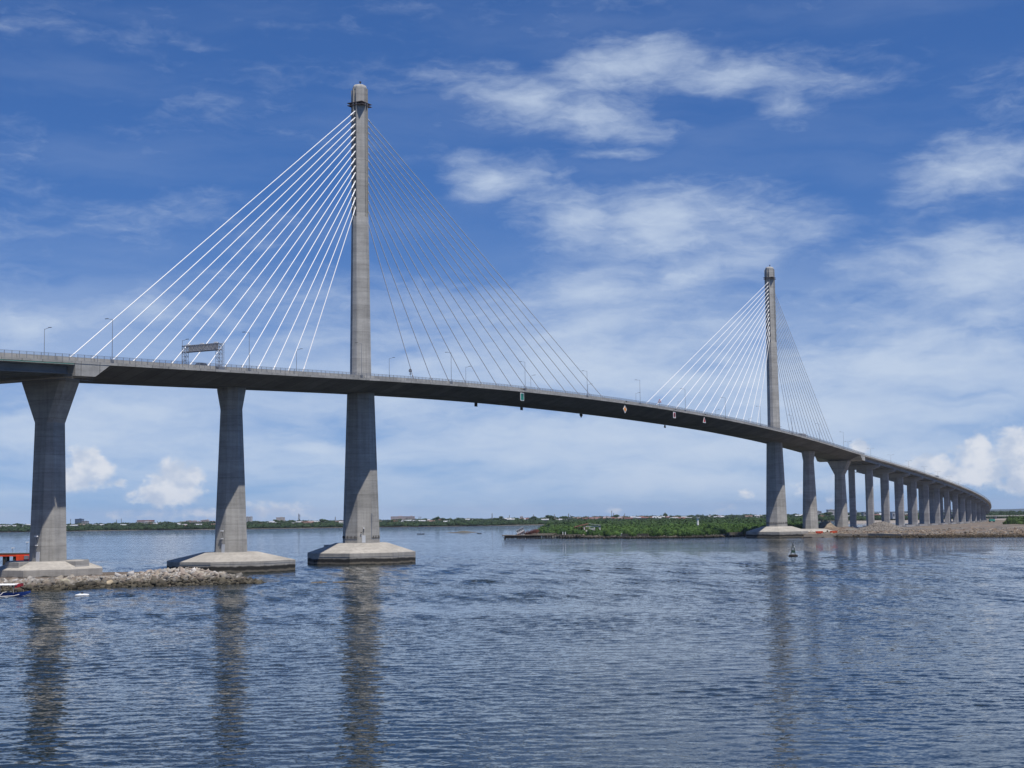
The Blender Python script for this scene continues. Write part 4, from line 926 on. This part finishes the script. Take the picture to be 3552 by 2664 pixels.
# island front rubble and old sea wall
fr = [(27, 858), (40, 836), (52, 826), (66, 812), (82, 803), (98, 799), (112, 806), (128, 826), (150, 822)]
pp = []
for k in range(1500):
    i = random.randrange(len(fr)-1); t = random.random(); q = random.gauss(0, 1.3); x = fr[i][0]+(fr[i+1][0]-fr[i][0])*t; y = fr[i][1]+(fr[i+1][1]-fr[i][1])*t+q+1.2; pp.append((x, y, .15+max(0, q)*.35+random.random()*.5))
pp = np.array(pp); o = rocks('shore_rocks', pp, rng.uniform(.3, 1.3, len(pp)), rock_tints(len(pp), pp[:, 2], .9)*.48, flat=.5); o['label'] = 'brown stones and rubble along the island shore'
mb = MB()
for a, b in (((118, 812), (131, 828)), ((131, 828), (150, 824)), ((60, 816), (74, 807))):
    c = ((a[0]+b[0])/2, (a[1]+b[1])/2+3, 1.2); d = Vector((b[0]-a[0], b[1]-a[1])); mb.box(c, (d.length, 1, 2.6), tuple(d.normalized()))
tag(mb.build('sea_wall', M['mud']), 'low broken stone sea wall below the island mangroves', 'wall')

# white beacon tower on the island
bt = empty('beacon_tower', (113.2, 905, 1), 'slim white beacon tower standing in the island mangroves', 'beacon tower')
mb = MB(); mb.tube((113.2, 905, .5), (113.2, 905, 10.4), .72, 12, r2=.58); mb.build('shaft', M['white'], bt)
mb = MB(); mb.tube((113.2, 905, 10.4), (113.2, 905, 10.6), 1.25, 12); mb.build('gallery', M['white'], bt)
mb = MB(); 
for k in range(8): a = k*math.pi/4; mb.tube((113.2+1.2*math.cos(a), 905+1.2*math.sin(a), 10.6), (113.2+1.2*math.cos(a), 905+1.2*math.sin(a), 11.5), .05, 4)
mb.tube((113.2, 905, 11.45), (113.2, 905, 11.52), 1.22, 12); mb.build('railing', M['steel'], bt)
mb = MB(); mb.tube((113.2, 905, 10.6), (113.2, 905, 11.5), .3, 8); mb.tube((113.2, 905, 11.5), (113.2, 905, 12.6), .06, 5); mb.build('lantern', M['steel'], bt)
for (x, y, h_) in ((97.5, 806, 3.3), (60.0, 820, 2.6)):
    mb = MB(); mb.tube((x, y, .5), (x, y, h_), .28, 8); mb.tube((x, y, h_), (x, y, h_+.25), .2, 8, r2=.05); tag(mb.build('mooring_post', M['white']), 'white mooring post on the island shore ' + ('below the beacon tower' if x > 80 else 'near the ruined shed'), 'post', 'white posts on the island shore')

# ruined shed
rs = empty('ruined_shed', (45, 872, 1), 'roofless white concrete shed with rusty roof frame half hidden in mangroves', 'ruin')
for (x, y, h_) in ((41.5, 868, 6.0), (44.5, 868, 5.0), (50.8, 868, 6.0), (47.5, 868, 5.2), (41.5, 878, 6.2), (50.8, 878, 6.2), (38.5, 872, 5.6), (36.5, 873, 5.2)): mb = MB(); mb.box((x, y, h_/2+.6), (.65, .6, h_)); mb.build('column', M['peel'], rs)
mb = MB(); mb.box((46.1, 868, 6.4), (10.4, .6, .65)); mb.box((50.8, 873, 6.4), (.6, 10.6, .6)); mb.box((43, 868.2, 2.6), (2.6, .35, 3.6)); mb.box((46.0, 868.2, 4.6), (2.2, .35, 1.6)); mb.build('wall', M['peel'], rs)
mb = MB(); vs = [(35.8, 867.5, 5.9), (44.2, 867.3, 7.8), (44.2, 879, 8.0), (35.8, 879, 6.0)]; mb.loft([vs, [(a, b, c+.18) for a, b, c in vs]]); mb.build('roof_sheet', M['rust'], rs)
mb = MB(); vs = [(44.4, 867.2, 7.85), (51.5, 867.2, 6.95), (51.5, 876, 7.0), (44.4, 876, 7.9)]; mb.loft([vs, [(a, b, c+.12) for a, b, c in vs]]); mb.build('roof_sheet', M['roofgrey'], rs)
mb = MB()
for k in range(6): mb.tube((36.2+k*1.5, 867.4, 5.7+k*.3), (36.2+k*1.5, 867.4, 3.4), .12, 5)
mb.build('truss', M['rust'], rs)

# old timber pier
op = empty('old_pier', (8, 860, 0), 'derelict dark timber pier with broken planks in front of the wreck', 'pier')
mb = MB(); mb.box((8.0, 852, 1.95), (29, 9, .45), (.985, -.17)); mb.box((30, 842, 1.9), (17, 3.2, .4), (.985, -.17)); mb.box((24, 878, 2.3), (26, 4, .5), (.99, -.1)); mb.build('pier_deck', M['planks'], op)
for k in range(46):
    a = -14+k*.62+random.uniform(-.2, .2); x = 8+a*.985; y = 852-a*.17+(-4.2, 1.5, -4.2, 4.2)[k % 4]; mb = MB(); mb.tube((x, y, -.5), (x+random.uniform(-.3, .3), y, 1.8), .26, 6); mb.build('pile', M['timber'], op)
    if k % 5 == 0: mb = MB(); mb.tube((x, y, .2), (x+random.uniform(-2.5, 2.5), y, 1.8), .14, 5); mb.build('brace', M['timber'], op)
for k in range(10): x = 23+k*1.6; mb = MB(); mb.tube((x, 843.5-(x-30)*.17, -.5), (x, 843.5-(x-30)*.17, 1.8), .24, 6); mb.build('pile', M['timber'], op)
mb = MB(); mb.box((5, 853, 1.2), (20, 6, 1.5), (.985, -.17)); mb.build('crossbeam', M['timber'], op)
for q, lb in ((33.2, 'left'), (34.6, 'right')):
    x = 28.0+(q-33.2); mb = MB(); mb.tube((x, 843, 2.1), (x, 843, 3.7), .2, 8); tag(mb.build('mooring_post', M['white']), f'{lb} one of the two white posts on the old pier', 'post', 'white posts on the pier')

# wreck
wr = empty('ship_wreck', (8, 1000, 0), 'half-sunk rusty ship wreck, its white deckhouse tilted steeply to the left', 'wreck')
rot = Matrix.Rotation(R(-27), 4, 'Y')
def tr(p, o=(8.5, 1000, .6)): v = rot @ Vector(p); return (v.x+o[0], v.y+o[1], v.z+o[2])
def tbox(mb, c, d, mi=0):
    vs = []
    for k in (-1, 1):
        for i, j_ in ((-1, -1), (1, -1), (1, 1), (-1, 1)): vs.append(tr((c[0]+i*d[0]/2, c[1]+j_*d[1]/2, c[2]+k*d[2]/2)))
    mb.add(vs, [(3, 2, 1, 0), (4, 5, 6, 7), (0, 1, 5, 4), (1, 2, 6, 5), (2, 3, 7, 6), (3, 0, 4, 7)], mi)
mb = MB(); tbox(mb, (-3.2, 0, 1.3), (6.4, 5, 1.6)); tbox(mb, (-2.8, 0, 4.0), (5.2, 4.2, 2.4)); tbox(mb, (-5.8, 0, 2.6), (1.8, 3, 1.2)); tbox(mb, (-2.6, 0, 5.3), (5.8, 4.7, .2)); dh = mb.build('deckhouse', M['peel'], wr)
mb = MB()
for k in range(4): tbox(mb, (-4.4+k*1.25, -2.12, 4.3), (.75, .1, .85))
for k in range(4): tbox(mb, (-5.2+k*1.4, -2.52, 1.6), (.9, .1, .8))
mb.build('window', M['glass'], dh)
mb = MB(); tbox(mb, (-3, -2.3, 2.45), (6.6, .8, .5)); mb.build('gallery', M['rust'], wr)
mb = MB(); rings = []
for a, hw, zb_, zt_ in ((-6, 1.6, -2.2, .5), (-2, 2.6, -2.5, .3), (3, 2.8, -2.4, .3), (7.5, 2.4, -1.8, .8), (10.5, .5, -.4, 1.8)): rings.append([tr((a, -hw, zt_)), tr((a, -hw*.7, zb_)), tr((a, hw*.7, zb_)), tr((a, hw, zt_))])
rot = Matrix.Rotation(R(-13), 4, 'Y'); rings = []
for a, hw, zb_, zt_ in ((-6, 1.6, -2.2, .5), (-2, 2.6, -2.5, .9), (3, 2.8, -2.4, 1.2), (7.0, 2.4, -1.8, 1.3), (9.0, .5, -.4, 1.2)): rings.append([tr((a, -hw, zt_)), tr((a, -hw*.7, zb_)), tr((a, hw*.7, zb_)), tr((a, hw, zt_))])
mb.loft(rings)
for k in range(9): tbox(mb, (-1+k*1.0, -2.3, 1.5+random.uniform(-.2, .3)), (.7, .3, .8))
mb.build('hull', M['rust'], wr)

# sandbar with two tiny boats, small boats off the island
SB = [(-57, 1200), (-48, 1190), (-36, 1196), (-27, 1206), (-36, 1216), (-50, 1214)]
terrain('sandbar', SB, 3, lambda x, y, d: .55*(1-math.exp(-max(0, d)/4))-.1*max(0, -d)+.9*math.exp(-((x+41)/4.5)**2-((y-1205)/6)**2), M['mud'])
def skiff(x, y, label, ln=4.5, person=True, c='timber'):
    o = empty('rowing_boat', (x, y, 0), label, 'boat', 'small open boats'); mb = MB()
    mb.loft([[(x+a*ln/4.5, y-h_, zt_), (x+a*ln/4.5, y-h_*.5, 0-.05), (x+a*ln/4.5, y+h_*.5, 0-.05), (x+a*ln/4.5, y+h_, zt_)] for a, h_, zt_ in ((-2.25, .08, .6), (-1.3, .5, .4), (0, .6, .35), (1.3, .5, .4), (2.25, .08, .6))]); mb.build('hull', M[c], o)
    mb = MB(); mb.box((x-.4, y, .36), (.3, .9, .06)); mb.box((x+.9, y, .36), (.3, .8, .06)); mb.build('thwart', M['planks'], o)
    if person:
        # seated figure, one continuous skinned body
        pts = [(0, 0, .42), (0, 0, .75), (0, 0, .95), (0, 0, 1.05), (0, 0, 1.2), (.2, -.1, .9), (.35, -.18, .7), (.2, .1, .9), (.35, .18, .7), (.3, -.1, .45), (.5, -.12, .2), (.3, .1, .45), (.5, .12, .2)]
        ed = [(0, 1), (1, 2), (2, 3), (3, 4), (2, 5), (5, 6), (2, 7), (7, 8), (0, 9), (9, 10), (0, 11), (11, 12)]; rad = [.15, .16, .13, .06, .11, .06, .045, .06, .045, .09, .06, .09, .06]
        me = bpy.data.meshes.new('person'); me.from_pydata([(x-.4+a, y+b, c_) for a, b, c_ in pts], ed, []); po = bpy.data.objects.new('person', me); COL.objects.link(po); me.materials.append(M['dark'])
        po.modifiers.new('skin', 'SKIN')
        for i_, v_ in enumerate(me.skin_vertices[0].data): v_.radius = (rad[i_], rad[i_]); v_.use_root = (i_ == 0)
        po.modifiers.new('sub', 'SUBSURF').levels = 1; tag(po, 'dark-clothed person seated in the ' + label.replace('with a seated person', '').strip(), 'person')
skiff(-71.5, 1128, 'low dark open boat with a seated person left of the sandbar', 5.5)
skiff(-26.5, 1122, 'tiny dark open boat right of the sandbar', 3.5, False)
skiff(96.5, 797.5, 'dark open boat moored off the island below the beacon tower', 5.5, False)
skiff(100.3, 796.5, 'dark open boat with a seated person off the island shore', 5.0)

# ------------------------------------------------------------------ RIGHT BANK
RB = [(134, 835), (140, 790), (150, 770), (166, 763), (180, 753), (194, 726), (210, 713), (226, 706), (245, 699), (262, 696), (300, 690), (420, 700), (560, 900), (760, 1500), (640, 1760), (520, 1700), (430, 1440), (385, 1320), (340, 1215), (286, 1090), (240, 985), (200, 925), (178, 905), (150, 880)]
def hrb(x, y, d):
    h = 1.9*(1-math.exp(-max(0, d)/4.5))-.3*max(0, -d)+.35*fb(x, y, .06)*min(1, max(0, d)/6)+.15*fb(x, y, .3)
    h += 4.6*math.exp(-((x-219)/9.5)**2-((y-876)/9)**2) + 6.4*math.exp(-((x-185)/5.5)**2-((y-874)/7)**2) + 2.6*math.exp(-((x-196)/6)**2-((y-866)/6)**2) + 2.0*math.exp(-((x-242)/9)**2-((y-796)/8)**2)
    h += 1.0*math.exp(-((x-330)/30)**2-((y-1000)/60)**2)
    return h
terrain('reclaimed_bank', RB, 3.0, hrb, M['made_ground'])
pp = []
for k in range(9000):
    r_ = random.random()
    if r_ < .45:
        i = random.choice((3, 4, 5, 6, 7, 8, 9, 9)); a, b = RB[i], RB[i+1]; t = random.random(); x = a[0]+(b[0]-a[0])*t; y = a[1]+(b[1]-a[1])*t+random.expovariate(1/3.5)-1
    elif r_ < .80: x = random.gauss(219, 7); y = random.gauss(872, 6)
    else: x = random.uniform(160, 330); y = random.uniform(705, 900)
    d = edist(RB, x, y)
    if d > -1: pp.append((x, y, hrb(x, y, d)+random.uniform(-.05, .2)))
pp = np.array(pp); sz = rng.uniform(.35, 1.25, len(pp)); far = (pp[:, 1] > 850); sz[far] = rng.uniform(.35, .95, far.sum()); tt = rock_tints(len(pp), pp[:, 2], 1.2)*np.array([.50, .44, .37]); tt[far] = tt[far]*.25+np.array([.22, .205, .19])*.75
o = rocks('bank_rubble', pp, sz, tt, flat=.5); o['label'] = 'broken rock and grey gravel spread over the right bank'; o['category'] = 'rubble'
# sandstone-coloured ledge
mb = MB()
for a, b in (((152, 769), (168, 763)), ((168, 763), (182, 752)), ((182, 752), (194, 731)), ((194, 731), (203, 722))):
    d = Vector((b[0]-a[0], b[1]-a[1])); n_ = 4
    for k in range(n_):
        t = (k+.5)/n_; mb.box((a[0]+d.x*t, a[1]+d.y*t+1.5+random.uniform(-.6, .6), .95+random.uniform(-.15, .25)), (d.length/n_+.4, 3.2, 1.5+random.uniform(0, .5)), tuple(d.normalized()))
tag(mb.build('quay_ledge', M['sand']), 'tan broken concrete ledge along the water below the gravel heap', 'quay')
# site clutter by the pier cap
for (x, y, c, lb) in ((160.5, 774, 'redsteel', 'rusty red skip beside the second right pier'), (168.5, 776, 'board', 'small orange machine on the ledge by the pier cap')):
    o = empty('site_container', (x, y, 2), lb, 'container', 'site equipment'); mb = MB(); mb.loft([[(x+a*s_, y+b*s_, z) for a, b in ((-1.9, -.8), (1.9, -.8), (1.9, .8), (-1.9, .8))] for s_, z in ((.85, 2.0), (1, 3.1))]); mb.build('tub', M[c], o)
    mb = MB(); mb.box((x-1.2, y-.85, 2.5), (.15, .15, 1.1)); mb.box((x+1.2, y-.85, 2.5), (.15, .15, 1.1)); mb.build('rib', M['dark'], o)
# green dump truck far down the bank
x, y = 405, 1248; o = empty('dump_truck', (x, y, 2.4), 'teal dump truck parked at the far end of the viaduct columns', 'truck')
mb = MB(); mb.loft([[(x+a, y-1.2, 2.6+z), (x+a, y+1.2, 2.6+z)] + [(x+a, y+1.3, 2.6+z+1.9), (x+a, y-1.3, 2.6+z+1.9)] for a, z in ((-1.8, .7), (1.4, .6))]); mb.build('tipper_body', M['teal'], o)
mb = MB(); mb.loft([[(x+a, y-1.1, 3.0), (x+a, y+1.1, 3.0), (x+a*.98, y+1.0, 5.0), (x+a*.98, y-1.0, 5.0)] for a in (1.5, 3.0)]); mb.build('cab', M['teal'], o)
for a in (-1.2, 2.2):
    for b in (-1, 1): mb = MB(); wheel(mb, (x+a, y+b, 2.9), .55, .4, (1, 0)); mb.build('wheel', M['ring'], o)
# right mangroves
pts = []
while len(pts) < 520:
    x = random.uniform(332, 480); y = random.uniform(975, 1060)
    if x > 338+abs(y-1010)*.35: pts.append((x, y, 2.2))
pts = np.array(pts); thicket('mangrove_thicket', 'dark green mangrove clump at the right edge behind the bank', pts, 3.0, 2.9, 60, .7, greens(len(pts), (.03, .06, .015), (.06, .10, .025)))
# gravel bar behind the columns
GB = [(340, 1560), (520, 1540), (600, 1600), (560, 1660), (360, 1640)]
terrain('gravel_bar', GB, 8, lambda x, y, d: 2.6*(1-math.exp(-max(0, d)/12))-.2*max(0, -d)+.5*fb(x, y, .03), M['gravel'])
mb = MB(); x, y = 374.5, 1400; mb.loft([[(x-2, y, 2), (x+2, y, 2), (x+1.6, y, 3.3), (x-1.6, y, 3.3)], [(x-2, y+4, 2), (x+2, y+4, 2), (x+1.6, y+4, 3.3), (x-1.6, y+4, 3.3)]]); 
# low causeway bridge at the far right
cw = empty('causeway_bridge', (700, 1710, 0), 'low pale causeway bridge crossing behind the right bank', 'bridge')
mb = MB(); mb.box((760, 1722, 5.4), (440, 9, 1.1), (.998, .05)); mb.build('deck', M['fascia'], cw)
for k in range(14):
    mb = MB(); mb.box((560+k*30, 1712+k*1.5, 2.4), (2, 7, 5)); mb.build('column', M['viad'], cw)

# ------------------------------------------------------------------ FAR SHORE
def shoreY(x): return 1985+22*math.sin(x*.006+.5)+14*math.sin(x*.021)+(0 if x < 300 else (x-300)*.12)
FS = [(x, shoreY(x)) for x in range(-1700, 1701, 100)]+[(1700, 3600), (-1700, 3600)]
def hfs(x, y, d): return min(3.6, .8+max(0, d)*.006)-.05*max(0, -d)-max(0, y-1000)**2/14.8e6
terrain('far_shore_ground', FS, 50, hfs, M['mud'])
pts = []
for k in range(5200):
    x = random.uniform(-1250, 1150); y = shoreY(x)+3+95*random.random()**1.6; pts.append((x, y, .3))
pts = np.array(pts); thicket('shore_mangroves', 'dark green mangrove belt along the far shore', pts, 6.0, 2.9, 22, 1.3, greens(len(pts), (.022, .045, .02), (.038, .066, .026)))
pts = []
for k in range(4200):
    x = random.uniform(-1300, 1250); y = shoreY(x)+110+650*random.random()**1.3; 
    if fb(x, y, .006, 9) > .45: continue
    pts.append((x, y, hfs(x, y, y-shoreY(x))+.5))
pts = np.array(pts); thicket('far_woodland', 'mixed trees behind the far shore mangroves', pts, 6.8, 2.7, 22, 1.6, greens(len(pts), (.022, .042, .022), (.042, .066, .03)))
# single trees that stand out of the skyline
def tree(x, y, z, h_, rr, label, kind='round'):
    o = empty('tree', (x, y, z), label, 'tree', 'trees standing out on the far skyline'); mb = MB(); mb.tube((x, y, z-1), (x+.2, y, z+h_*.7), .35, 7, r2=.15)
    for k in range(4): a = k*1.6; mb.tube((x, y, z+h_*.45), (x+rr*.6*math.cos(a), y+rr*.6*math.sin(a), z+h_*.8), .12, 5, r2=.05)
    mb.build('trunk', M['bark'], o); n_ = 7
    c = np.array([(x+rr*.6*math.cos(i*2.4)*(i/n_), y+rr*.6*math.sin(i*2.4)*(i/n_), z+h_*(.62+.3*random.random())) for i in range(n_)]); rad = np.tile(np.array([[rr*.55, rr*.55, h_*.2]]), (n_, 1))*rng.uniform(.7, 1.2, (n_, 1))
    V, F, T = leaves('crown', c, rad, 90, rr*.17, greens(n_, (.025, .05, .018), (.05, .085, .03))); V2, F2 = hull_mesh(c, rad, .7)
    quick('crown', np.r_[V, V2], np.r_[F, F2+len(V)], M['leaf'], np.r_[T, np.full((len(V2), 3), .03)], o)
TREES = [(55, 2250, 12.5, 8, 'tall round tree crown left of the twin lattice masts'), (-20, 2260, 12, 4, 'narrow tree on the far skyline right of a mast'), (30, 2240, 11.5, 6, 'bushy skyline tree above the wreck'), (77, 2250, 11, 9, 'broad dark tree just left of the lattice masts'),
         (232, 2250, 12.5, 4.5, 'dark pointed tree on the skyline left of the right pylon'), (-120, 2300, 12, 5, 'round skyline tree between the long slab building and the pier wreck'), (-300, 2300, 10.5, 5, 'tree left of the white dome'), (-380, 2350, 11, 6, 'tree beside the tall mast pair'),
         (-760, 2250, 10, 8, 'broad tree near the blue tower'), (160, 2300, 12, 6, 'tree on the skyline above the beacon tower'), (470, 2200, 11, 7, 'tree left of the white office block at right'), (-860, 2300, 10, 9, 'big tree at the far left skyline')]
for k in range(26):
    x = -820+k*52+random.uniform(-20, 20); nm = random.choice(('rounded', 'narrow', 'spreading')); TREES.append((x, 2180+random.uniform(0, 160), random.uniform(7.5, 10.2), random.uniform(3, 6), f'{nm} dark tree standing out on the far skyline ' + ('left of the second pier' if x < -430 else 'around the left pylon' if x < -200 else 'between the left pylon and the wreck' if x < 40 else 'behind the mangrove island')))
for (x, y, h_, rr, lb) in TREES: tree(x, y, 2.5, h_-2.5, rr, lb)

def bldg(x0, x1, y, z1, wall, label, floors=4, roof=None, bays=8, name='building', dp=14, z0=2.0, winm='glass', gapf=.45):
    o = empty(name, ((x0+x1)/2, y, z0), label, 'building'); wdt = x1-x0; mb = MB(); mb.box(((x0+x1)/2, y+dp/2, (z0+z1)/2), (wdt, dp, z1-z0)); wl = mb.build('wall', M[wall], o)
    mb = MB(); fh = (z1-max(z0, 4))/floors; bw = wdt/bays
    for f_ in range(floors):
        for b in range(bays): mb.box((x0+bw*(b+.5), y-.03, z1-fh*(f_+.55)), (bw*(1-gapf), .2, fh*.5))
    mb.build('window_rows', M[winm], wl)
    mb = MB(); mb.box(((x0+x1)/2, y+dp/2, z1+.2), (wdt+.6, dp+.6, .4)); mb.box(((x0+x1)/2+wdt*.1, y+dp/2, z1+.8), (wdt*.25, dp*.3, .9)); mb.build('roof', M[roof or wall], o)
    return o
bldg(-836, -823, 2800, 17.2, 'wallblue', 'blue glass office tower on the far left skyline', 7, bays=3, gapf=.15, dp=16)
bldg(-817.5, -807.5, 2780, 12.8, 'wallgrey', 'low grey block beside the blue tower', 4, bays=4)
bldg(-745, -712, 2900, 10.5, 'wallwhite', 'long cream building with a dark red upper storey on the left skyline', 2, bays=12)
mb = MB(); mb.box((-729, 2912, 12), (32, 12, 3.0)); tag(mb.build('building', M['roofred']), 'dark red roof storey above the long cream building', 'building')
bldg(-710.5, -703, 2850, 9.8, 'sand', 'small orange-tan building right of the red-roofed block', 3, bays=3)
for i, (a, b, h_) in enumerate(((-676, -668, 9.5), (-667, -659, 11.2), (-657.5, -648, 10.8), (-647, -642, 9.2), (-639, -632, 11.6), (-631, -624, 12.4), (-622, -612, 9.4), (-611, -601, 9.0))):
    bldg(a, b, 2990+i*2, h_, 'wallpink', ['leftmost', 'second', 'third', 'fourth', 'fifth', 'tallest', 'seventh', 'rightmost'][i]+' of the pale pink apartment blocks left of the second pier', 4, bays=4)
bldg(-528.6, -524, 2900, 17.4, 'wallwhite', 'left one of the white twin apartment towers beside the second pier', 8, bays=2, name='tower_block')
bldg(-522.6, -517.8, 2900, 17.4, 'wallwhite', 'right one of the white twin apartment towers beside the second pier', 8, bays=2, name='tower_block')
bldg(-452.5, -438, 2800, 15.0, 'wallbeige', 'square beige block with stepped front between the pier and the pylon', 6, bays=6)
bldg(-242.8, -212, 2900, 14.0, 'wallpink', 'left half of the long pinkish slab block right of the left pylon', 7, bays=16)
bldg(-211.2, -195.8, 2895, 13.8, 'wallpink', 'right half of the long pinkish slab block, with darker vertical bands', 7, bays=9, gapf=.3)
bldg(-330, -321.8, 2330, 7.6, 'wallwhite', 'small white house with many windows left of the dome', 2, bays=6)
bldg(10, 15, 2350, 11.2, 'wallwhite', 'small white box building above the trees left of the lattice masts', 2, bays=2)
bldg(492, 503.5, 2300, 15.6, 'wallwhite', 'white office block with window bands behind the right V pier', 5, bays=8)
bldg(484, 494, 2360, 13.4, 'wallgrey', 'grey block left of the white office block', 3, bays=4)
bldg(505, 515, 1960, 10.8, 'roofwhite', 'large white warehouse seen between the viaduct columns', 1, bays=3)
bldg(488, 501, 2050, 11.0, 'wallgrey', 'grey warehouse with flat roof behind the viaduct columns', 2, bays=3)
o = empty('domed_building', (-325, 2500, 3), 'white dome just left of the left pylon', 'building'); mb = MB(); mb.loft([[(-325+r_*math.cos(i*math.pi/8), 2500+r_*math.sin(i*math.pi/8), z) for i in range(16)] for r_, z in ((3.2, 3), (3.2, 6.6), (3.0, 7.6), (2.2, 8.7), (1.1, 9.3), (.2, 9.6))]); mb.build('dome', M['roofwhite'], o)
mb = MB(); mb.tube((-325, 2500, 9.5), (-325, 2500, 11), .12, 5); mb.build('spire', M['roofwhite'], o)
def mast(x, y, h_, label, lattice=False, r_=.55):
    o = empty('radio_mast', (x, y, 2), label, 'mast', 'radio masts and chimneys on the far shore'); mb = MB()
    if lattice:
        for a, b in ((-1, -1), (1, -1), (1, 1), (-1, 1)): mb.tube((x+a*1.1, y+b*1.1, 2), (x+a*.3, y+b*.3, h_), .26, 4)
        for k in range(8):
            z = 2+(h_-2)*k/8; q = 1.1-.8*k/8; q2 = 1.1-.8*(k+1)/8; mb.tube((x-q, y-q, z), (x+q2, y-q2, z+(h_-2)/8), .14, 4); mb.tube((x+q, y-q, z), (x-q2, y-q2, z+(h_-2)/8), .14, 4)
    else: mb.tube((x, y, 2), (x, y, h_), r_, 6, r2=r_*.7)
    mb.build('shaft', M['steel'], o); mb = MB()
    for k in range(3): mb.box((x, y-.4, h_-.8-k*1.3), (1.3, .4, .7))
    mb.build('antenna', M['steel'], o)
for a in ((-814, 2700, 17.5, 'thin mast left of the blue tower'), (-729.6, 2700, 15.0, 'short mast right of the blue tower'), (-720.8, 2700, 17, 'taller mast right of the blue tower'), (-690, 2700, 14, 'faint mast before the red-roofed block'), (-380.4, 2600, 21.3, 'tallest mast between the second pier and the left pylon', True), (-378.8, 2602, 20, 'thin mast touching the tallest lattice mast'), (-315.6, 2600, 15, 'mast just left of the left pylon', True),
          (-173.9, 2700, 13.6, 'left one of the two dark chimneys'), (-170.7, 2700, 13.6, 'right one of the two dark chimneys'), (-133.9, 2600, 14.5, 'thin mast right of the chimneys'), (-35.3, 2400, 17, 'tall mast between the chimneys and the wreck', True), (-7, 2400, 13.8, 'short mast with platform above the old pier'), (32.5, 2400, 14.3, 'mast above the wreck', True), (66.3, 2400, 14.3, 'mast right of the wreck'), (85.9, 2300, 15, 'left lattice mast of the pair', True), (88.8, 2300, 12.6, 'right thin mast of the pair'),
          (160, 2400, 19, 'tall thin mast left of the beacon tower'), (163, 2400, 15, 'shorter mast beside the tall thin mast'), (181, 2400, 14, 'thin mast just left of the beacon tower'), (247, 2400, 15, 'mast between the beacon tower and the right pylon', True), (513, 2200, 14.3, 'thin mast seen between the V pier and the first viaduct column'), (870, 2500, 17, 'lattice mast at the far right before the hills', True)): mast(*a)
# houses among the trees
def house(x, y, z, wd, hh, roof, label, wall='wallwhite'):
    o = empty('house', (x, y, z), label, 'house', 'small houses among the trees on the far shore'); mb = MB(); mb.box((x, y, z+hh/2-1), (wd, 6, hh+2)); mb.build('wall', M[wall], o)
    mb = MB(); r_ = [(x-wd/2-.4, y-3.5, z+hh), (x-wd/2-.4, y+3.5, z+hh), (x-wd/2-.4, y, z+hh+1.5)]; mb.loft([r_, [(x+wd/2+.4, b, c) for a, b, c in r_]]); mb.build('roof', M[roof], o)
hs = []
for k in range(120):
    x = random.uniform(-900, 640)
    if 60 < x < 260 and random.random() < .1: pass
    y = shoreY(x)+random.uniform(105, 420); hs.append((x, y))
for k in range(48): x = random.uniform(95, 260); hs.append((x, 2150+random.uniform(0, 250)))
for k in range(14): x = random.uniform(-335, -300); hs.append((x, 2240+random.uniform(0, 90)))
for i, (x, y) in enumerate(hs):
    rf = random.choice(('roofred', 'roofrust', 'roofwhite', 'roofgrey', 'roofwhite', 'roofgrey')) if not 95 < x < 200 else random.choice(('roofred', 'roofred', 'roofrust', 'roofgrey'))
    nm = {'roofred': 'red', 'roofrust': 'brown', 'roofwhite': 'white', 'roofgrey': 'grey'}[rf]
    zone = 'left of the left end pier' if x < -560 else 'between the left piers' if x < -420 else 'between the second pier and the left pylon' if x < -290 else 'just right of the left pylon' if x < -100 else 'behind the wreck and old pier' if x < 60 else 'behind the mangrove island' if x < 300 else 'behind the right bank'
    house(x, y, hfs(x, y, y-shoreY(x))+random.uniform(.8, 2.6), random.uniform(6, 14), random.uniform(2.2, 3.2), rf, f'small {nm}-roofed house among far shore trees {zone}', random.choice(('wallgrey', 'wallbeige', 'wallgrey', 'wallpink')))
for (x, y, wd, lb) in ((-737, 2150, 10.5, 'long white roof low among the trees at the far left'), (-694, 2300, 13, 'long white roof right beside the left end pier'), (-620, 2330, 12, 'long white flat roof in the trees right of the blue tower')):
    mb = MB(); mb.box((x, y, 5.2), (wd, 8, 2)); o = empty('warehouse', (x, y, 3), lb, 'warehouse'); mb.build('wall', M['wallwhite'], o); mb = MB(); r_ = [(x-wd/2-.5, y-5, 6.2), (x-wd/2-.5, y+5, 6.2), (x-wd/2-.5, y, 7.4)]; mb.loft([r_, [(x+wd/2+.5, b, c) for a, b, c in r_]]); mb.build('roof', M['roofwhite'], o)
# hills far right
def hills(name, x0, x1, y, hmax, seed):
    n_ = 60; v = []; f_ = []
    for i in range(n_+1):
        x = x0+(x1-x0)*i/n_; e = math.sin(math.pi*i/n_)**.7; hh = hmax*e*(.5+.55*fb(x, 0, .0016, seed)); 
        v += [(x, y-500, -14), (x, y, max(0, hh)-10), (x, y+1500, -14)]
    for i in range(n_):
        for k in (0, 1): a = i*3+k; f_.append((a, a+3, a+4, a+1))
    me = bpy.data.meshes.new(name); me.from_pydata(v, [], f_); me.materials.append(M['hill']); o = bpy.data.objects.new(name, me); COL.objects.link(o); tag(o, kind='structure')
hills('hills', 2800, 7600, 13500, 46, 3.3)

# ------------------------------------------------------------------ HAZE
def haze():
    m = bpy.data.materials.new('haze_air'); m.use_nodes = True; t = m.node_tree; t.nodes.clear()
    v = t.nodes.new('ShaderNodeVolumePrincipled'); v.inputs['Color'].default_value = (.72, .82, 1, 1); v.inputs['Density'].default_value = HAZE; v.inputs['Anisotropy'].default_value = 0
    o_ = t.nodes.new('ShaderNodeOutputMaterial'); t.links.new(v.outputs[0], o_.inputs['Volume'])
    mb = MB(); mb.box((0, 0, 50), (54000, 54000, 210)); o = mb.build('haze', m); tag(o, kind='stuff')
HAZE = 2.8e-5
haze()
